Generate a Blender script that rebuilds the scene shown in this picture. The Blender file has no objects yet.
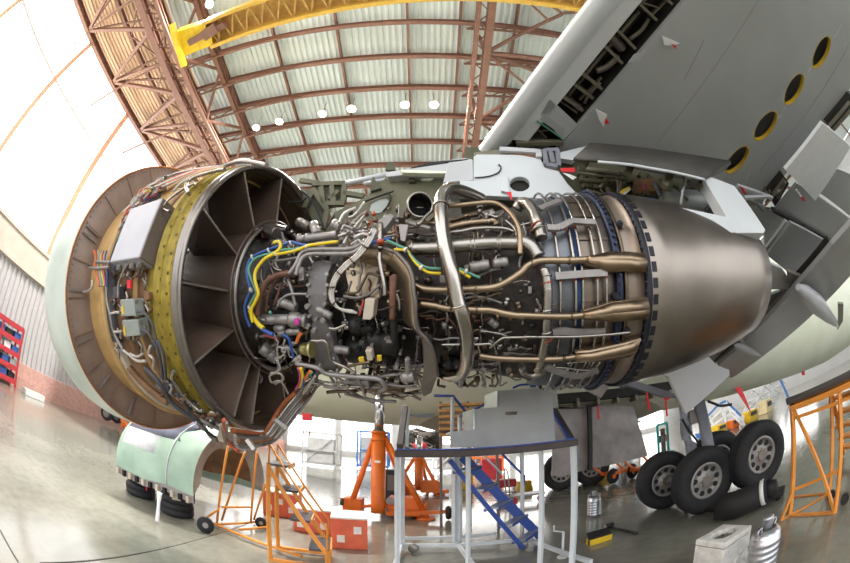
import bpy, bmesh, math, random
from mathutils import Vector, Matrix
SC = bpy.context.scene
COL = SC.collection
R = math.radians
RND = random.Random(7)
# ---------------------------------------------------------------- camera: a 15 mm equisolid fisheye on a 36 mm wide sensor, pitched up
EYE = 1.65; PIT = R(27); FL = 850*15/36
CP, SP_ = math.cos(PIT), math.sin(PIT)
CAMP = Vector((0, 0, EYE))
def ray(px, py):
    dx, dy = px-425, 281.5-py; r = math.hypot(dx, dy)
    if r < 1e-6: return Vector((0, CP, SP_))
    th = 2*math.asin(min(1, r/(2*FL))); s = math.sin(th)/r
    xc, yc, zc = dx*s, dy*s, math.cos(th)
    return Vector((xc, zc*CP-yc*SP_, zc*SP_+yc*CP))
def PZ(px, py, z=0): d = ray(px, py); return CAMP+d*((z-EYE)/d.z)
def PY(px, py, y): d = ray(px, py); return CAMP+d*(y/d.y)
def PX(px, py, x): d = ray(px, py); return CAMP+d*(x/d.x)
def PD(px, py, t): return CAMP+ray(px, py)*t
def PPL(px, py, o, n): d = ray(px, py); return CAMP+d*((o-CAMP).dot(n)/d.dot(n))
def span(p, q, size):                       # how far away a thing of that size fills the gap between two sight lines
    a = ray(*p).angle(ray(*q)); return size/(2*math.tan(a/2))
# engine axis: u rearwards, v up, w towards the viewer's side
EO = Vector((-1.34, 2.67, EYE+1.2)); YAW, TLT = -.158, -.048
EU = Vector((math.cos(YAW)*math.cos(TLT), math.sin(YAW)*math.cos(TLT), math.sin(TLT)))
EV = (Vector((0, 0, 1))-EU*EU.z).normalized(); EW = EU.cross(EV)
def frs(s, r): return r*.975 if r > 1.05 and s > -1.25 else r
def EP(s, a, r):
    r = frs(s, r); return EO+EU*s+(EV*math.cos(R(a))+EW*math.sin(R(a)))*r
def E(px, py, r):                           # where a sight line meets the cylinder of radius r about the engine axis
    d = ray(px, py); c = CAMP-EO
    dp = d-EU*d.dot(EU); cp = c-EU*c.dot(EU)
    A = dp.dot(dp); B = dp.dot(cp); C_ = cp.dot(cp)-r*r
    D = B*B-A*C_
    t = (-B-math.sqrt(D))/A if D > 0 else -B/A
    return CAMP+d*t
def ES(px, py, s): return PPL(px, py, EO+EU*s, EU)
def ang(p): q = p-EO; return math.degrees(math.atan2(q.dot(EW), q.dot(EV)))
def sax(p): return (p-EO).dot(EU)
def rad(p): q = p-EO; return (q-EU*q.dot(EU)).length
ZM = {1: (240, 210, 5.12), 2: (240, 300, 5.12), 3: (380, 170, 5.12), 4: (380, 280, 5.12), 5: (520, 180, 5.12), 6: (520, 280, 5.12),
      'a': (80, 180, 6.26), 'b': (80, 260, 6.26), 'c': (90, 340, 5.12), 'd': (200, 360, 6.254), 't': (300, 140, 4.689), 'w': (500, 0, 3.755),
      'p': (560, 140, 5.0), 'r': (700, 90, 3.753), 'g': (540, 355, 5.3125), 'f': (460, 110, 3.542), 'n': (620, 130, 3.517), 'm': (620, 270, 3.517),
      'l': (140, 150, 4.02), 'k': (140, 300, 4.02)}
def Z(k, *pts):
    x, y, s = ZM[k]; return [(x+p[0]/s, y+p[1]/s)+tuple(p[2:]) for p in pts]
def smooth_path(P, n=5):
    P = [Vector(p) for p in P]
    if len(P) < 3: return P
    out = []
    for i in range(len(P)-1):
        a = P[i-1] if i else P[0]*2-P[1]; b = P[i]; c = P[i+1]; d = P[i+2] if i+2 < len(P) else P[-1]*2-P[-2]
        for k in range(n):
            t = k/n
            out.append(.5*((2*b)+(c-a)*t+(2*a-5*b+4*c-d)*t*t+(3*b-a-3*c+d)*t**3))
    return out+[P[-1]]
# ---------------------------------------------------------------- materials
def new_mat(name):
    m = bpy.data.materials.new(name); m.use_nodes = True
    return m, m.node_tree, m.node_tree.nodes['Principled BSDF']
def mat(name, col, rough=.5, metal=0, var=.12, scale=6, bump=0, bscale=40, spec=.5, stretch=None, col2=None, detail=4):
    m, nt, b = new_mat(name); N = nt.nodes; L = nt.links
    b.inputs['Roughness'].default_value = rough; b.inputs['Metallic'].default_value = metal
    b.inputs['Specular IOR Level'].default_value = spec
    tc = N.new('ShaderNodeTexCoord'); mp = N.new('ShaderNodeMapping')
    if stretch: mp.inputs['Scale'].default_value = stretch
    L.new(tc.outputs['Object'], mp.inputs['Vector'])
    nz = N.new('ShaderNodeTexNoise'); nz.inputs['Scale'].default_value = scale; nz.inputs['Detail'].default_value = detail
    L.new(mp.outputs['Vector'], nz.inputs['Vector'])
    cr = N.new('ShaderNodeValToRGB'); e = cr.color_ramp.elements
    lo = [max(0, c*(1-var)) for c in col]; hi = [min(1, c*(1+var)) for c in (col2 or col)]
    e[0].position = .32; e[1].position = .68; e[0].color = (*lo, 1); e[1].color = (*hi, 1)
    L.new(nz.outputs['Fac'], cr.inputs['Fac']); L.new(cr.outputs['Color'], b.inputs['Base Color'])
    if metal > .3:
        mr = N.new('ShaderNodeMapRange'); mr.inputs['To Min'].default_value = max(.03, rough-.1); mr.inputs['To Max'].default_value = min(1, rough+.12)
        L.new(nz.outputs['Fac'], mr.inputs['Value']); L.new(mr.outputs['Result'], b.inputs['Roughness'])
    if bump:
        n2 = N.new('ShaderNodeTexNoise'); n2.inputs['Scale'].default_value = bscale; n2.inputs['Detail'].default_value = 3
        L.new(mp.outputs['Vector'], n2.inputs['Vector'])
        bp = N.new('ShaderNodeBump'); bp.inputs['Strength'].default_value = bump; bp.inputs['Distance'].default_value = .02
        L.new(n2.outputs['Fac'], bp.inputs['Height']); L.new(bp.outputs['Normal'], b.inputs['Normal'])
    return m
def emit(name, col, k):
    m = bpy.data.materials.new(name); m.use_nodes = True; nt = m.node_tree; nt.nodes.clear()
    o = nt.nodes.new('ShaderNodeOutputMaterial'); e = nt.nodes.new('ShaderNodeEmission')
    e.inputs[0].default_value = (*col, 1); e.inputs[1].default_value = k; nt.links.new(e.outputs[0], o.inputs[0]); return m
M = {}
def hx(h): return tuple(((int(h[i:i+2], 16)/255)+.055)**2.4/1.055**2.4 if int(h[i:i+2], 16) > 10 else int(h[i:i+2], 16)/255/12.92 for i in (0, 2, 4))
# ---------------------------------------------------------------- mesh builder: collects shapes, links ONE object
class MB:
    def __init__(s): s.v = []; s.f = []; s.sm = []; s.mi = []; s.cur = 0
    def add(s, vs, fs, smooth=False):
        o = len(s.v); s.v += [tuple(v) for v in vs]
        for f in fs: s.f.append([i+o for i in f]); s.sm.append(smooth); s.mi.append(s.cur)
        return s
    def box(s, c, size, rot=None, ax=None):
        c = Vector(c); h = [x/2 for x in size]
        vs = [Vector((sx*h[0], sy*h[1], sz*h[2])) for sx in (-1, 1) for sy in (-1, 1) for sz in (-1, 1)]
        if ax: vs = [ax[0]*v.x+ax[1]*v.y+ax[2]*v.z for v in vs]
        elif rot is not None:
            m = rot if isinstance(rot, Matrix) else Matrix.Rotation(rot, 3, 'Z'); vs = [m @ v for v in vs]
        return s.add([c+v for v in vs], [(0, 1, 3, 2), (4, 6, 7, 5), (0, 4, 5, 1), (2, 3, 7, 6), (0, 2, 6, 4), (1, 5, 7, 3)])
    def bar(s, p, q, w, h=None, up=(0, 0, 1)):           # a square bar from p to q
        p, q = Vector(p), Vector(q); d = (q-p); l = d.length
        if l < 1e-6: return s
        x = d/l; z = Vector(up)-x*x.dot(Vector(up))
        z = z.normalized() if z.length > .01 else x.orthogonal().normalized()
        return s.box((p+q)/2, (l, w, h or w), ax=(x, z.cross(x), z))
    def tube(s, P, r, n=10, caps=True, closed=False):
        P = [Vector(p) for p in P]; P = [p for i, p in enumerate(P) if i == 0 or (p-P[i-1]).length > 1e-5]
        k = len(P)
        if k < 2: return s
        rs = r if isinstance(r, (list, tuple)) else [r]*k
        if len(rs) != k: rs = [rs[min(len(rs)-1, int(i*len(rs)/k))] for i in range(k)]
        T = []
        for i in range(k):
            a = P[i-1] if (i or closed) else P[i]; b = P[(i+1) % k] if (i < k-1 or closed) else P[i]
            t = (b-a); T.append(t.normalized() if t.length > 1e-9 else Vector((0, 0, 1)))
        x = T[0].orthogonal().normalized(); vs = []
        for i in range(k):
            x = x-T[i]*x.dot(T[i]); x = x.normalized() if x.length > 1e-6 else T[i].orthogonal().normalized()
            y = T[i].cross(x)
            vs += [P[i]+(x*math.cos(2*math.pi*j/n)+y*math.sin(2*math.pi*j/n))*rs[i] for j in range(n)]
        fs = [(i*n+j, i*n+(j+1) % n, ((i+1) % k)*n+(j+1) % n, ((i+1) % k)*n+j) for i in range(k if closed else k-1) for j in range(n)]
        s.add(vs, fs, True)
        if caps and not closed:
            o = len(s.v)-len(vs)
            for f in ([o+j for j in range(n)][::-1], [o+(k-1)*n+j for j in range(n)]): s.f.append(f); s.sm.append(False); s.mi.append(s.cur)
        return s
    def cyl(s, p, q, r, r2=None, n=16): return s.tube([p, q], [r, r if r2 is None else r2], n)
    def lathe(s, prof, o, ax, up=None, n=64, a0=0, a1=360, smooth=True):   # profile [(along, radius)]
        o = Vector(o); ax = Vector(ax).normalized(); x = (Vector(up) if up else ax.orthogonal()); x = (x-ax*x.dot(ax)).normalized(); y = ax.cross(x)
        full = abs(a1-a0) >= 359.9; m = n if full else n+1; vs = []
        for (t, r) in prof:
            for j in range(m):
                a = R(a0+(a1-a0)*j/n); vs.append(o+ax*t+(x*math.cos(a)+y*math.sin(a))*r)
        k = len(prof)
        fs = [(i*m+j, i*m+(j+1) % m, (i+1)*m+(j+1) % m, (i+1)*m+j) for i in range(k-1) for j in range(n)]
        return s.add(vs, fs, smooth)
    def eng(s, prof, n=96, a0=0, a1=360, smooth=True): return s.lathe([(t, frs(t, r)) for t, r in prof], EO, EU, EV, n, a0, a1, smooth)
    def sphere(s, c, r, n=12, m=8, sc=(1, 1, 1)):
        c = Vector(c); vs = [c+Vector((0, 0, r*sc[2]))]
        for i in range(1, m):
            for j in range(n):
                a, b = math.pi*i/m, 2*math.pi*j/n; vs.append(c+Vector((r*sc[0]*math.sin(a)*math.cos(b), r*sc[1]*math.sin(a)*math.sin(b), r*sc[2]*math.cos(a))))
        vs.append(c-Vector((0, 0, r*sc[2]))); L_ = len(vs)-1
        fs = [(0, 1+j, 1+(j+1) % n) for j in range(n)]+[(L_, L_-n+(j+1) % n, L_-n+j) for j in range(n)]
        fs += [(1+i*n+j, 1+(i+1)*n+j, 1+(i+1)*n+(j+1) % n, 1+i*n+(j+1) % n) for i in range(m-2) for j in range(n)]
        return s.add(vs, fs, True)
    def plate(s, loop, d, holes=()):                     # a flat or gently bent polygon given thickness along d
        d = Vector(d); bm = bmesh.new(); es = []
        loops = [[Vector(p) for p in loop]]+[[Vector(p) for p in h] for h in holes]
        idx = {}; cnt = 0
        for lp in loops:
            vs = [bm.verts.new(p) for p in lp]
            for v in vs: idx[v] = cnt; cnt += 1
            for i in range(len(vs)): es.append(bm.edges.new((vs[i], vs[(i+1) % len(vs)])))
        if holes or len(loop) > 4:
            nrm = Vector((0, 0, 0)); L0 = loops[0]
            for i in range(len(L0)): nrm += L0[i].cross(L0[(i+1) % len(L0)])
            bmesh.ops.triangle_fill(bm, edges=es, use_beauty=True, normal=nrm)
            tris = [[idx[v] for v in f.verts] for f in bm.faces]
        else: tris = [list(range(len(loop)))]
        bm.free()
        V = [p for lp in loops for p in lp]; n = len(V)
        fs = [t for t in tris]+[[i+n for i in t][::-1] for t in tris]; o = 0
        for lp in loops:
            k = len(lp)
            fs += [(o+i, o+(i+1) % k, o+(i+1) % k+n, o+i+n) for i in range(k)]; o += k
        return s.add(V+[p+d for p in V], fs)
    def sheet(s, A, B, th=0, smooth=True):               # ruled strip between two polylines
        n = len(A); V = [Vector(p) for p in A]+[Vector(p) for p in B]
        return s.add(V, [(i, i+1, n+i+1, n+i) for i in range(n-1)], smooth)
    def build(s, name, m, parent=None, bevel=0, loc=None, solid=0, fixn=True):
        me = bpy.data.meshes.new(name); me.from_pydata(s.v, [], s.f)
        me.polygons.foreach_set('use_smooth', s.sm); me.polygons.foreach_set('material_index', s.mi)
        for k in (m if isinstance(m, (list, tuple)) else [m]): me.materials.append(M[k] if isinstance(k, str) else k)
        if fixn:
            bm = bmesh.new(); bm.from_mesh(me); bmesh.ops.recalc_face_normals(bm, faces=bm.faces); bm.to_mesh(me); bm.free()
        o = bpy.data.objects.new(name, me); COL.objects.link(o)
        if parent is not None:
            o.parent = parent
            if loc is None: o.location = -WORLD.get(parent, Vector((0, 0, 0)))
        if loc is not None: o.location = loc
        WORLD[o] = Vector((0, 0, 0)) if loc is None else Vector(loc)
        if solid:
            sd = o.modifiers.new('Solidify', 'SOLIDIFY'); sd.thickness = solid; sd.offset = 0
        if bevel:
            b = o.modifiers.new('Bevel', 'BEVEL'); b.width = bevel; b.segments = 2; b.limit_method = 'ANGLE'; b.angle_limit = R(40)
        return o
WORLD = {}
def tag(o, label, cat, group=None, kind=None):
    o['label'] = label; o['category'] = cat
    if group: o['group'] = group
    if kind: o['kind'] = kind
    return o
def thing(name, label, cat, loc=(0, 0, 0), group=None):
    o = bpy.data.objects.new(name, None); COL.objects.link(o); o.location = loc; o.empty_display_size = .2
    WORLD[o] = Vector(loc); return tag(o, label, cat, group)
def struct(o, label=None):
    o['kind'] = 'structure'
    if label: o['label'] = label
    return o
def copy_tree(o, parent=None):
    c = o.copy(); COL.objects.link(c); WORLD[c] = WORLD.get(o, Vector((0, 0, 0)))
    if parent is not None: c.parent = parent
    for ch in list(o.children): copy_tree(ch, c)
    return c
def place(o, loc, rz=0, label=None, group=None):
    o.location = loc; o.rotation_euler = (0, 0, rz)
    if label: o['label'] = label
    if group: o['group'] = group
    return o
def c3(r, g, b): return hx('%02x%02x%02x' % (r, g, b))
def MM(name, rgb, rough=.5, metal=0, **k): M[name] = mat(name, c3(*rgb), rough, metal, **k)
# setting
MM('corrugated', (178, 174, 174), .5, 0, var=.05); MM('plinth', (192, 150, 138), .8, var=.12, bump=.2)
MM('plaster', (190, 177, 164), .8, var=.08, scale=1.5); MM('roof_sheet', (216, 225, 222), .55, 0, var=.07, scale=.5)
MM('roof_glow_tan', (206, 176, 146), .6, 0, var=.1, scale=.5)  # tan base colour carries a warm sun glow on the edge sheets
MM('beam_paint', (120, 83, 67), .55, var=.15); MM('crane_yellow', (232, 196, 40), .45, var=.08); MM('crane_gold', (206, 164, 66), .5, var=.1); MM('crane_tan', (190, 150, 80), .5, var=.15)
MM('wall_panel', (205, 205, 206), .7, var=.06, scale=.6)
MM('mullion', (196, 150, 120), .6); MM('mullion_pale', (226, 214, 206), .6)
M['daylight'] = emit('daylight', (1, .98, .95), 4); M['daylight_warm'] = emit('daylight_warm', (1, .9, .76), 4.5)
M['daylight_far'] = emit('daylight_far', (1, .97, .93), 4)
M['lamp_glow'] = emit('lamp_glow', (1, .97, .88), 40)
def floor_mat():
    m, nt, b = new_mat('floor_epoxy'); N = nt.nodes; L = nt.links
    tc = N.new('ShaderNodeTexCoord'); n1 = N.new('ShaderNodeTexNoise'); n1.inputs['Scale'].default_value = .55; n1.inputs['Detail'].default_value = 6
    L.new(tc.outputs['Object'], n1.inputs['Vector'])
    cr = N.new('ShaderNodeValToRGB'); e = cr.color_ramp.elements
    e[0].position = .3; e[1].position = .75; e[0].color = (*c3(120, 119, 108), 1); e[1].color = (*c3(150, 149, 137), 1)
    L.new(n1.outputs['Fac'], cr.inputs['Fac'])
    n2 = N.new('ShaderNodeTexNoise'); n2.inputs['Scale'].default_value = 7; n2.inputs['Detail'].default_value = 8; L.new(tc.outputs['Object'], n2.inputs['Vector'])
    mx = N.new('ShaderNodeMixRGB'); mx.blend_type = 'MULTIPLY'; mx.inputs['Fac'].default_value = .35
    c2 = N.new('ShaderNodeValToRGB'); c2.color_ramp.elements[0].position = .3; c2.color_ramp.elements[0].color = (.55, .55, .55, 1); c2.color_ramp.elements[1].position = .6
    L.new(n2.outputs['Fac'], c2.inputs['Fac']); L.new(cr.outputs['Color'], mx.inputs[1]); L.new(c2.outputs['Color'], mx.inputs[2])
    L.new(mx.outputs['Color'], b.inputs['Base Color'])
    mr = N.new('ShaderNodeMapRange'); mr.inputs['To Min'].default_value = .07; mr.inputs['To Max'].default_value = .24
    L.new(n2.outputs['Fac'], mr.inputs['Value']); L.new(mr.outputs['Result'], b.inputs['Roughness'])
    b.inputs['Specular IOR Level'].default_value = .8
    return m
M['floor_epoxy'] = floor_mat()
MM('floor_joint', (70, 66, 58), .6)
# aircraft
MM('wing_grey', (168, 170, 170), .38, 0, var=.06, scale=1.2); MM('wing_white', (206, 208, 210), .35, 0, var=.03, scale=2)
MM('panel_grey', (182, 183, 186), .4, 0, var=.05, scale=2); MM('panel_white', (198, 202, 205), .4, 0, var=.04, scale=3)
MM('skin_green', (224, 228, 204), .5, 0, var=.08, scale=.9, col2=c3(220, 222, 206)); MM('flap_grey', (150, 150, 150), .42, 0, var=.06, scale=1.5)
MM('fuselage_white', (205, 210, 196), .4, 0, var=.06, scale=.7)
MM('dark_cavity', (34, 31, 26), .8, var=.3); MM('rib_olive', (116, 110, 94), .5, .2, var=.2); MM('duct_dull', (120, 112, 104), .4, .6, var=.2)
MM('olive_dark', (72, 72, 52), .6, var=.25); MM('door_dark', (64, 61, 57), .55, .1, var=.3, scale=4); MM('olive', (90, 87, 66), .6, .1, var=.2, scale=5); MM('seal_black', (25, 25, 26), .7)
MM('hatch_rim_yellow', (206, 168, 48), .5); MM('stained_grey', (150, 142, 140), .55, 0, var=.28, scale=2.2, detail=8, bump=.1)
MM('strut_grey', (122, 124, 134), .45, .1, var=.1); MM('rubber', (34, 33, 36), .75, 0, var=.25, scale=9); MM('rim_grey', (150, 145, 140), .4, .3, var=.1)
MM('hub_steel', (130, 122, 112), .4, .7); MM('red', (214, 38, 48), .6); MM('tag_white', (236, 236, 234), .6)
MM('belly_shade_grey', (156, 152, 136), .5, var=.12, scale=2)  # darker greige puts the shade under the body into the colour
MM('droop_lit_white', (240, 242, 244), .4, var=.03)  # brightened white: the light on the panel's tilt is in the colour
# engine
MM('steel', (158, 152, 146), .26, 1, var=.1, scale=5, bump=.05); MM('steel_bright', (170, 164, 158), .17, 1, var=.06, scale=4)
MM('nozzle_steel', (146, 137, 129), .33, 1, var=.12, scale=3, stretch=(1, 1, 1), detail=6, bump=.03, bscale=9); MM('bronze', (156, 136, 114), .36, 1, var=.16, scale=8)
MM('bronze_dark', (112, 98, 84), .4, 1, var=.2, scale=8); MM('case_bronze', (132, 120, 110), .42, .9, var=.16, scale=7)
MM('case_blue', (110, 112, 118), .4, .8, var=.15, scale=7); MM('strip_blue', (62, 88, 132), .35, .6, var=.2, scale=8)
MM('flange_blue', (46, 51, 72), .45, .6, var=.2); MM('flange_dark', (46, 46, 54), .5, .6, var=.3)
MM('duct_dark', (98, 80, 70), .42, .0, var=.3, scale=2.4, detail=6); MM('vane', (104, 88, 78), .36, .3, var=.25, scale=3); MM('vane_edge', (205, 195, 185), .3, .8)
MM('rim_ring', (140, 133, 128), .3, .9, var=.1); MM('chromate', (150, 128, 42), .5, .15, var=.2, scale=10, col2=c3(164, 142, 56)); MM('chromate_dark', (92, 78, 24), .6)
MM('case_tan', (196, 158, 104), .55, 0, var=.15, scale=6); MM('case_brown', (128, 92, 62), .55, .1, var=.25, scale=6)
MM('bulkhead', (140, 118, 104), .5, .15, var=.14, scale=5, detail=6); MM('lip_green', (184, 196, 186), .4, 0, var=.08, scale=1.5, col2=c3(206, 212, 206))
MM('band_slate', (74, 72, 78), .6); MM('band_beige', (196, 182, 166), .6); MM('copper_edge', (206, 140, 88), .4, .6)
MM('box_lilac', (178, 177, 188), .5, 0, var=.05); MM('box_taupe', (112, 100, 92), .5, 0, var=.1); MM('box_grey', (150, 156, 152), .45, .1, var=.06)
MM('label_yellow', (226, 190, 50), .5); MM('label_cream', (236, 216, 170), .5); MM('core_dark', (58, 53, 50), .5, .5, var=.4, scale=11, detail=8, bump=.6, bscale=16)
MM('black_part', (34, 32, 31), .5, .3, var=.4, scale=14); MM('gear_plate', (112, 108, 108), .42, .4, var=.12); MM('cast_grey', (146, 140, 138), .4, .5, var=.15, scale=12)
MM('rust', (106, 72, 58), .5, .3, var=.25, scale=14); MM('rust_orange', (186, 106, 62), .5, .2, var=.2); MM('gold', (196, 186, 128), .35, .8)
MM('shield', (178, 160, 138), .34, .85, var=.14, scale=5); MM('shield_dark', (112, 104, 98), .4, .7, var=.15, scale=6)
MM('braid', (188, 182, 176), .45, .5, var=.15, scale=60); MM('magenta', (214, 60, 170), .5)
for n_, c_ in dict(yellow=(222, 192, 30), green=(84, 142, 122), blue=(44, 78, 146), orange=(214, 112, 54), white=(214, 210, 204), redw=(180, 66, 56), pink=(186, 74, 112), grey=(150, 146, 146)).items():
    MM('wire_'+n_, c_, .45)
MM('clamp_orange', (180, 82, 52), .5)
# floor objects
MM('jack_orange', (232, 116, 38), .42, 0, var=.06); MM('frame_orange', (226, 146, 60), .45, 0, var=.08); MM('chrome', (214, 216, 222), .12, 1, var=.03)
MM('crate_red', (226, 104, 72), .5, 0, var=.1); MM('crate_top', (236, 232, 226), .5); MM('stand_white', (214, 218, 222), .4, .1, var=.05); MM('stair_blue', (48, 78, 156), .45, .1, var=.1)
MM('mesh_steel', (176, 178, 184), .4, .6); MM('bumper', (78, 68, 66), .7, var=.15); MM('ply_grey', (178, 178, 178), .55, 0, var=.12, scale=3, detail=7)
MM('cowl_green', (158, 184, 166), .45, 0, var=.1, scale=2, col2=c3(172, 196, 180)); MM('cowl_inner', (150, 146, 138), .45, .3, var=.15); MM('cover_grey', (120, 122, 140), .8, var=.2, scale=5)
MM('cloth_white', (232, 232, 236), .8); MM('can_alu', (190, 192, 198), .3, .85, var=.08); MM('concrete', (206, 204, 200), .85, var=.14, scale=12, bump=.5)
MM('chock_yellow', (224, 184, 36), .5); MM('tool_black', (40, 38, 38), .6); MM('mat_black', (32, 29, 30), .7, var=.2)
MM('teal', (40, 170, 170), .5); MM('rack_red', (170, 44, 52), .5); MM('rack_black', (36, 38, 42), .6); MM('rack_blue', (60, 100, 176), .6); MM('skin', (206, 160, 130), .6); MM('navy', (42, 46, 56), .8)
MM('frame_white', (224, 226, 230), .5); MM('frame_blue', (70, 120, 190), .5); MM('wood', (196, 146, 84), .6, var=.2, scale=9); MM('scaff_green', (92, 128, 118), .6)
# ================================================================ THE SETTING
XL, XR, YB, YF, ZR = -19.0, 40.0, 46.0, -14.0, 17.85
b = MB(); b.box(((XL+XR)/2, (YB+YF)/2, -.15), (XR-XL, YB-YF, .3)); struct(b.build('floor', 'floor_epoxy'))
def corr(b, p, du, dn, n, pitch, depth, dv):            # corrugated sheet: steps along du, ribs along dv
    p, du, dn, dv = map(Vector, (p, du, dn, dv)); A = []; k = 0
    for i in range(n):
        for t, h in ((0, 0), (.3, 0), (.42, 1), (.88, 1)): A.append(p+du*((i+t)*pitch)+dn*(h*depth))
    A.append(p+du*(n*pitch))
    b.sheet(A, [a+dv for a in A], smooth=False)
b = MB(); corr(b, (XL, -14, 1.25), (0, 1, 0), (1, 0, 0), 170, .3529, .09, (0, 0, 4.3)); o = struct(b.build('wall_left', 'corrugated'))
b = MB(); b.box((XL+.1, 16, .62), (.36, 60, 1.25)); b.box((XL+.25, 16, .3), (.3, 60, .6)); struct(b.build('trim_1', 'plinth'))
b = MB(); b.box((XL-.1, 16, 6.1), (.5, 60, 1.6)); b.box((XL+.2, 16, 5.5), (.35, 60, .3)); b.box((XL+.16, 16, 6.85), (.25, 60, .16)); struct(b.build('trim_2', 'plaster'))
# left glazing: translucent daylight panels between the mullions
ys = [-14, -5.4, 1.15, 7.5, 13.9, 20.3, 26.7, 33.1, 39.5, 46]; zs = [6.9, 9.9, 13.9, 17.6]; wn = 0
for i in range(len(ys)-1):
    for k in range(len(zs)-1):
        wn += 1; y0, y1, z0, z1 = ys[i], ys[i+1], zs[k], zs[k+1]
        b = MB(); b.box((XL-.15, (y0+y1)/2, (z0+z1)/2), (.06, y1-y0-.1, z1-z0-.1)); struct(b.build('window_%d' % wn, 'daylight_warm' if y1 < 8 and k > 0 else 'daylight'))
for y in ys[1:-1]:
    b = MB(); b.bar((XL-.05, y, 6.9), (XL-.05, y, 17.6), .22, .22); b.bar((XL+.15, y, 6.9), (XL+.15, y, 17.6), .05, .3); struct(b.build('mullion', 'mullion'))
for z in zs[1:-1]:
    b = MB(); b.bar((XL-.05, YF, z), (XL-.05, YB, z), .18, .14); struct(b.build('mullion', 'mullion_pale'))
for y in (-2.2, 4.3, 10.7, 17.1):
    b = MB(); b.bar((XL-.08, y, 6.9), (XL-.08, y, 17.6), .06, .06); struct(b.build('mullion', 'mullion_pale'))
# roof: ribbed sheets with lengthwise purlins and cross beams
b = MB(); corr(b, (-12.9, YF, ZR+.25), (1, 0, 0), (0, 0, 1), 176, .3006, .07, (0, YB-YF, 0)); struct(b.build('ceiling', 'roof_sheet'))
b = MB(); corr(b, (XL-.4, YF, ZR+.25), (1, 0, 0), (0, 0, 1), 21, .3095, .07, (0, YB-YF, 0)); struct(b.build('ceiling_edge', 'roof_glow_tan'))
def ibeam(b, p, q, w, h, t=.05):
    p, q = Vector(p), Vector(q)
    b.bar(p+Vector((0, 0, h/2)), q+Vector((0, 0, h/2)), w, t); b.bar(p-Vector((0, 0, h/2)), q-Vector((0, 0, h/2)), w, t); b.bar(p, q, t, h)
for x in (-10.6, -7.3, -4.1, -.8, 1.6, 4.2, 7.5, 10.8, 16, 22, 28, 34):
    b = MB(); ibeam(b, (x, YF, ZR+.08), (x, YB, ZR+.08), .11, .2, .03); struct(b.build('purlin', 'beam_paint'))
by = [-6, -3.5, -1, 1.2, 3.9]+[5.82+1.93*i for i in range(18)]
for i, y in enumerate(by):
    b = MB(); ibeam(b, (-13, y, ZR-.16), (XR, y, ZR-.16), .2, .26, .05)
    # a light lattice below the beam at both ends of the bay
    for x0, x1 in ((-13, -6.4), (1.8, 9)):
        b.bar((x0, y, ZR-1.0), (x1, y, ZR-.35), .09, .09); n = 5
        for j in range(n):
            xa, xb = x0+(x1-x0)*j/n, x0+(x1-x0)*(j+.5)/n; f = lambda x: ZR-1.0+.65*(x-x0)/(x1-x0)
            b.bar((xa, y, f(xa)), (xb, y, ZR-.3), .05, .05); b.bar((xb, y, ZR-.3), (x0+(x1-x0)*(j+1)/n, y, f(x0+(x1-x0)*(j+1)/n)), .05, .05)
    struct(b.build('roof_beam', 'beam_paint'))
# the deep lattice girder along the left wall: chords and bracing
CH = {'a': (-18.55, 17.3), 'b': (-12.6, 15.9), 'c': (-11.7, 15.9), 'd': (-12.9, 17.6), 'e': (-10.6, 17.4), 'f': (-15.6, 17.5)}
for k, w in (('a', .34), ('b', .4), ('c', .22), ('d', .22), ('e', .26), ('f', .16)):
    x, z = CH[k]; b = MB(); ibeam(b, (x, YF, z), (x, YB, z), w, w, .07); struct(b.build('girder_chord', 'beam_paint'))
nb = 0
for i in range(13):
    y0 = -13+4.4*i; y1 = y0+4.4; ym = (y0+y1)/2
    b = MB(); q = lambda k, y: (CH[k][0], y, CH[k][1])
    b.bar(q('a', y0), q('b', ym), .2, .2); b.bar(q('b', ym), q('a', y1), .2, .2); b.bar(q('a', y0), q('b', y0), .16, .16)
    b.bar(q('a', y0), q('d', y0), .14, .14); b.bar(q('a', y0), q('d', ym), .12, .12); b.bar(q('d', ym), q('a', y1), .12, .12)
    b.bar(q('b', y0), q('d', ym), .12, .12); b.bar(q('d', ym), q('b', y1), .12, .12)
    for h in range(4):
        ya = y0+1.1*h; b.bar(q('b', ya), q('c', ya+.55), .07, .07); b.bar(q('c', ya+.55), q('b', ya+1.1), .07, .07)
    b.bar(q('c', y0), q('e', ym), .13, .13); b.bar(q('e', ym), q('c', y1), .13, .13); b.bar(q('f', y0), q('f', y1), .1, .1); b.bar(q('f', ym), q('b', y0), .08, .08); b.bar(q('f', ym), q('b', y1), .08, .08)
    b.bar((XL, y0, 15.2), q('b', y0), .1, .1)
    struct(b.build('girder_brace', 'beam_paint'))
# the twin lengthwise girder right of the middle, with its lattice
for x, w, m in ((2.55, .3, 'beam_paint'), (2.05, .16, 'beam_paint')):
    b = MB(); ibeam(b, (x, YF, 15.6), (x, YB, 15.6), w, .34, .06); struct(b.build('girder_chord', m))
b = MB()
for i in range(60):
    y = YF+i; b.bar((2.05, y, 15.6), (2.55, y+.5, 15.6), .05, .05); b.bar((2.55, y+.5, 15.6), (2.05, y+1, 15.6), .05, .05)
struct(b.build('girder_lattice', 'beam_paint'))
for i in range(14):
    y = YF+1.2+3.86*i; b = MB(); b.bar((2.5, y, 15.6), (2.5, y, ZR-.2), .14, .14); b.bar((2.5, y, 15.6), (6.2, y+1.9, ZR-.3), .13, .13); b.bar((2.5, y, 15.6), (6.2, y-1.9, ZR-.3), .13, .13)
    b.bar((2.5, y, 15.6), (9.5, y, 15.9), .16, .16); b.bar((2.5, y, 15.6), (5.0, y+1.9, 15.8), .1, .1); b.bar((9.5, y, 15.9), (6.2, y+1.9, ZR-.3), .12, .12); struct(b.build('girder_brace', 'beam_paint'))
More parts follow.
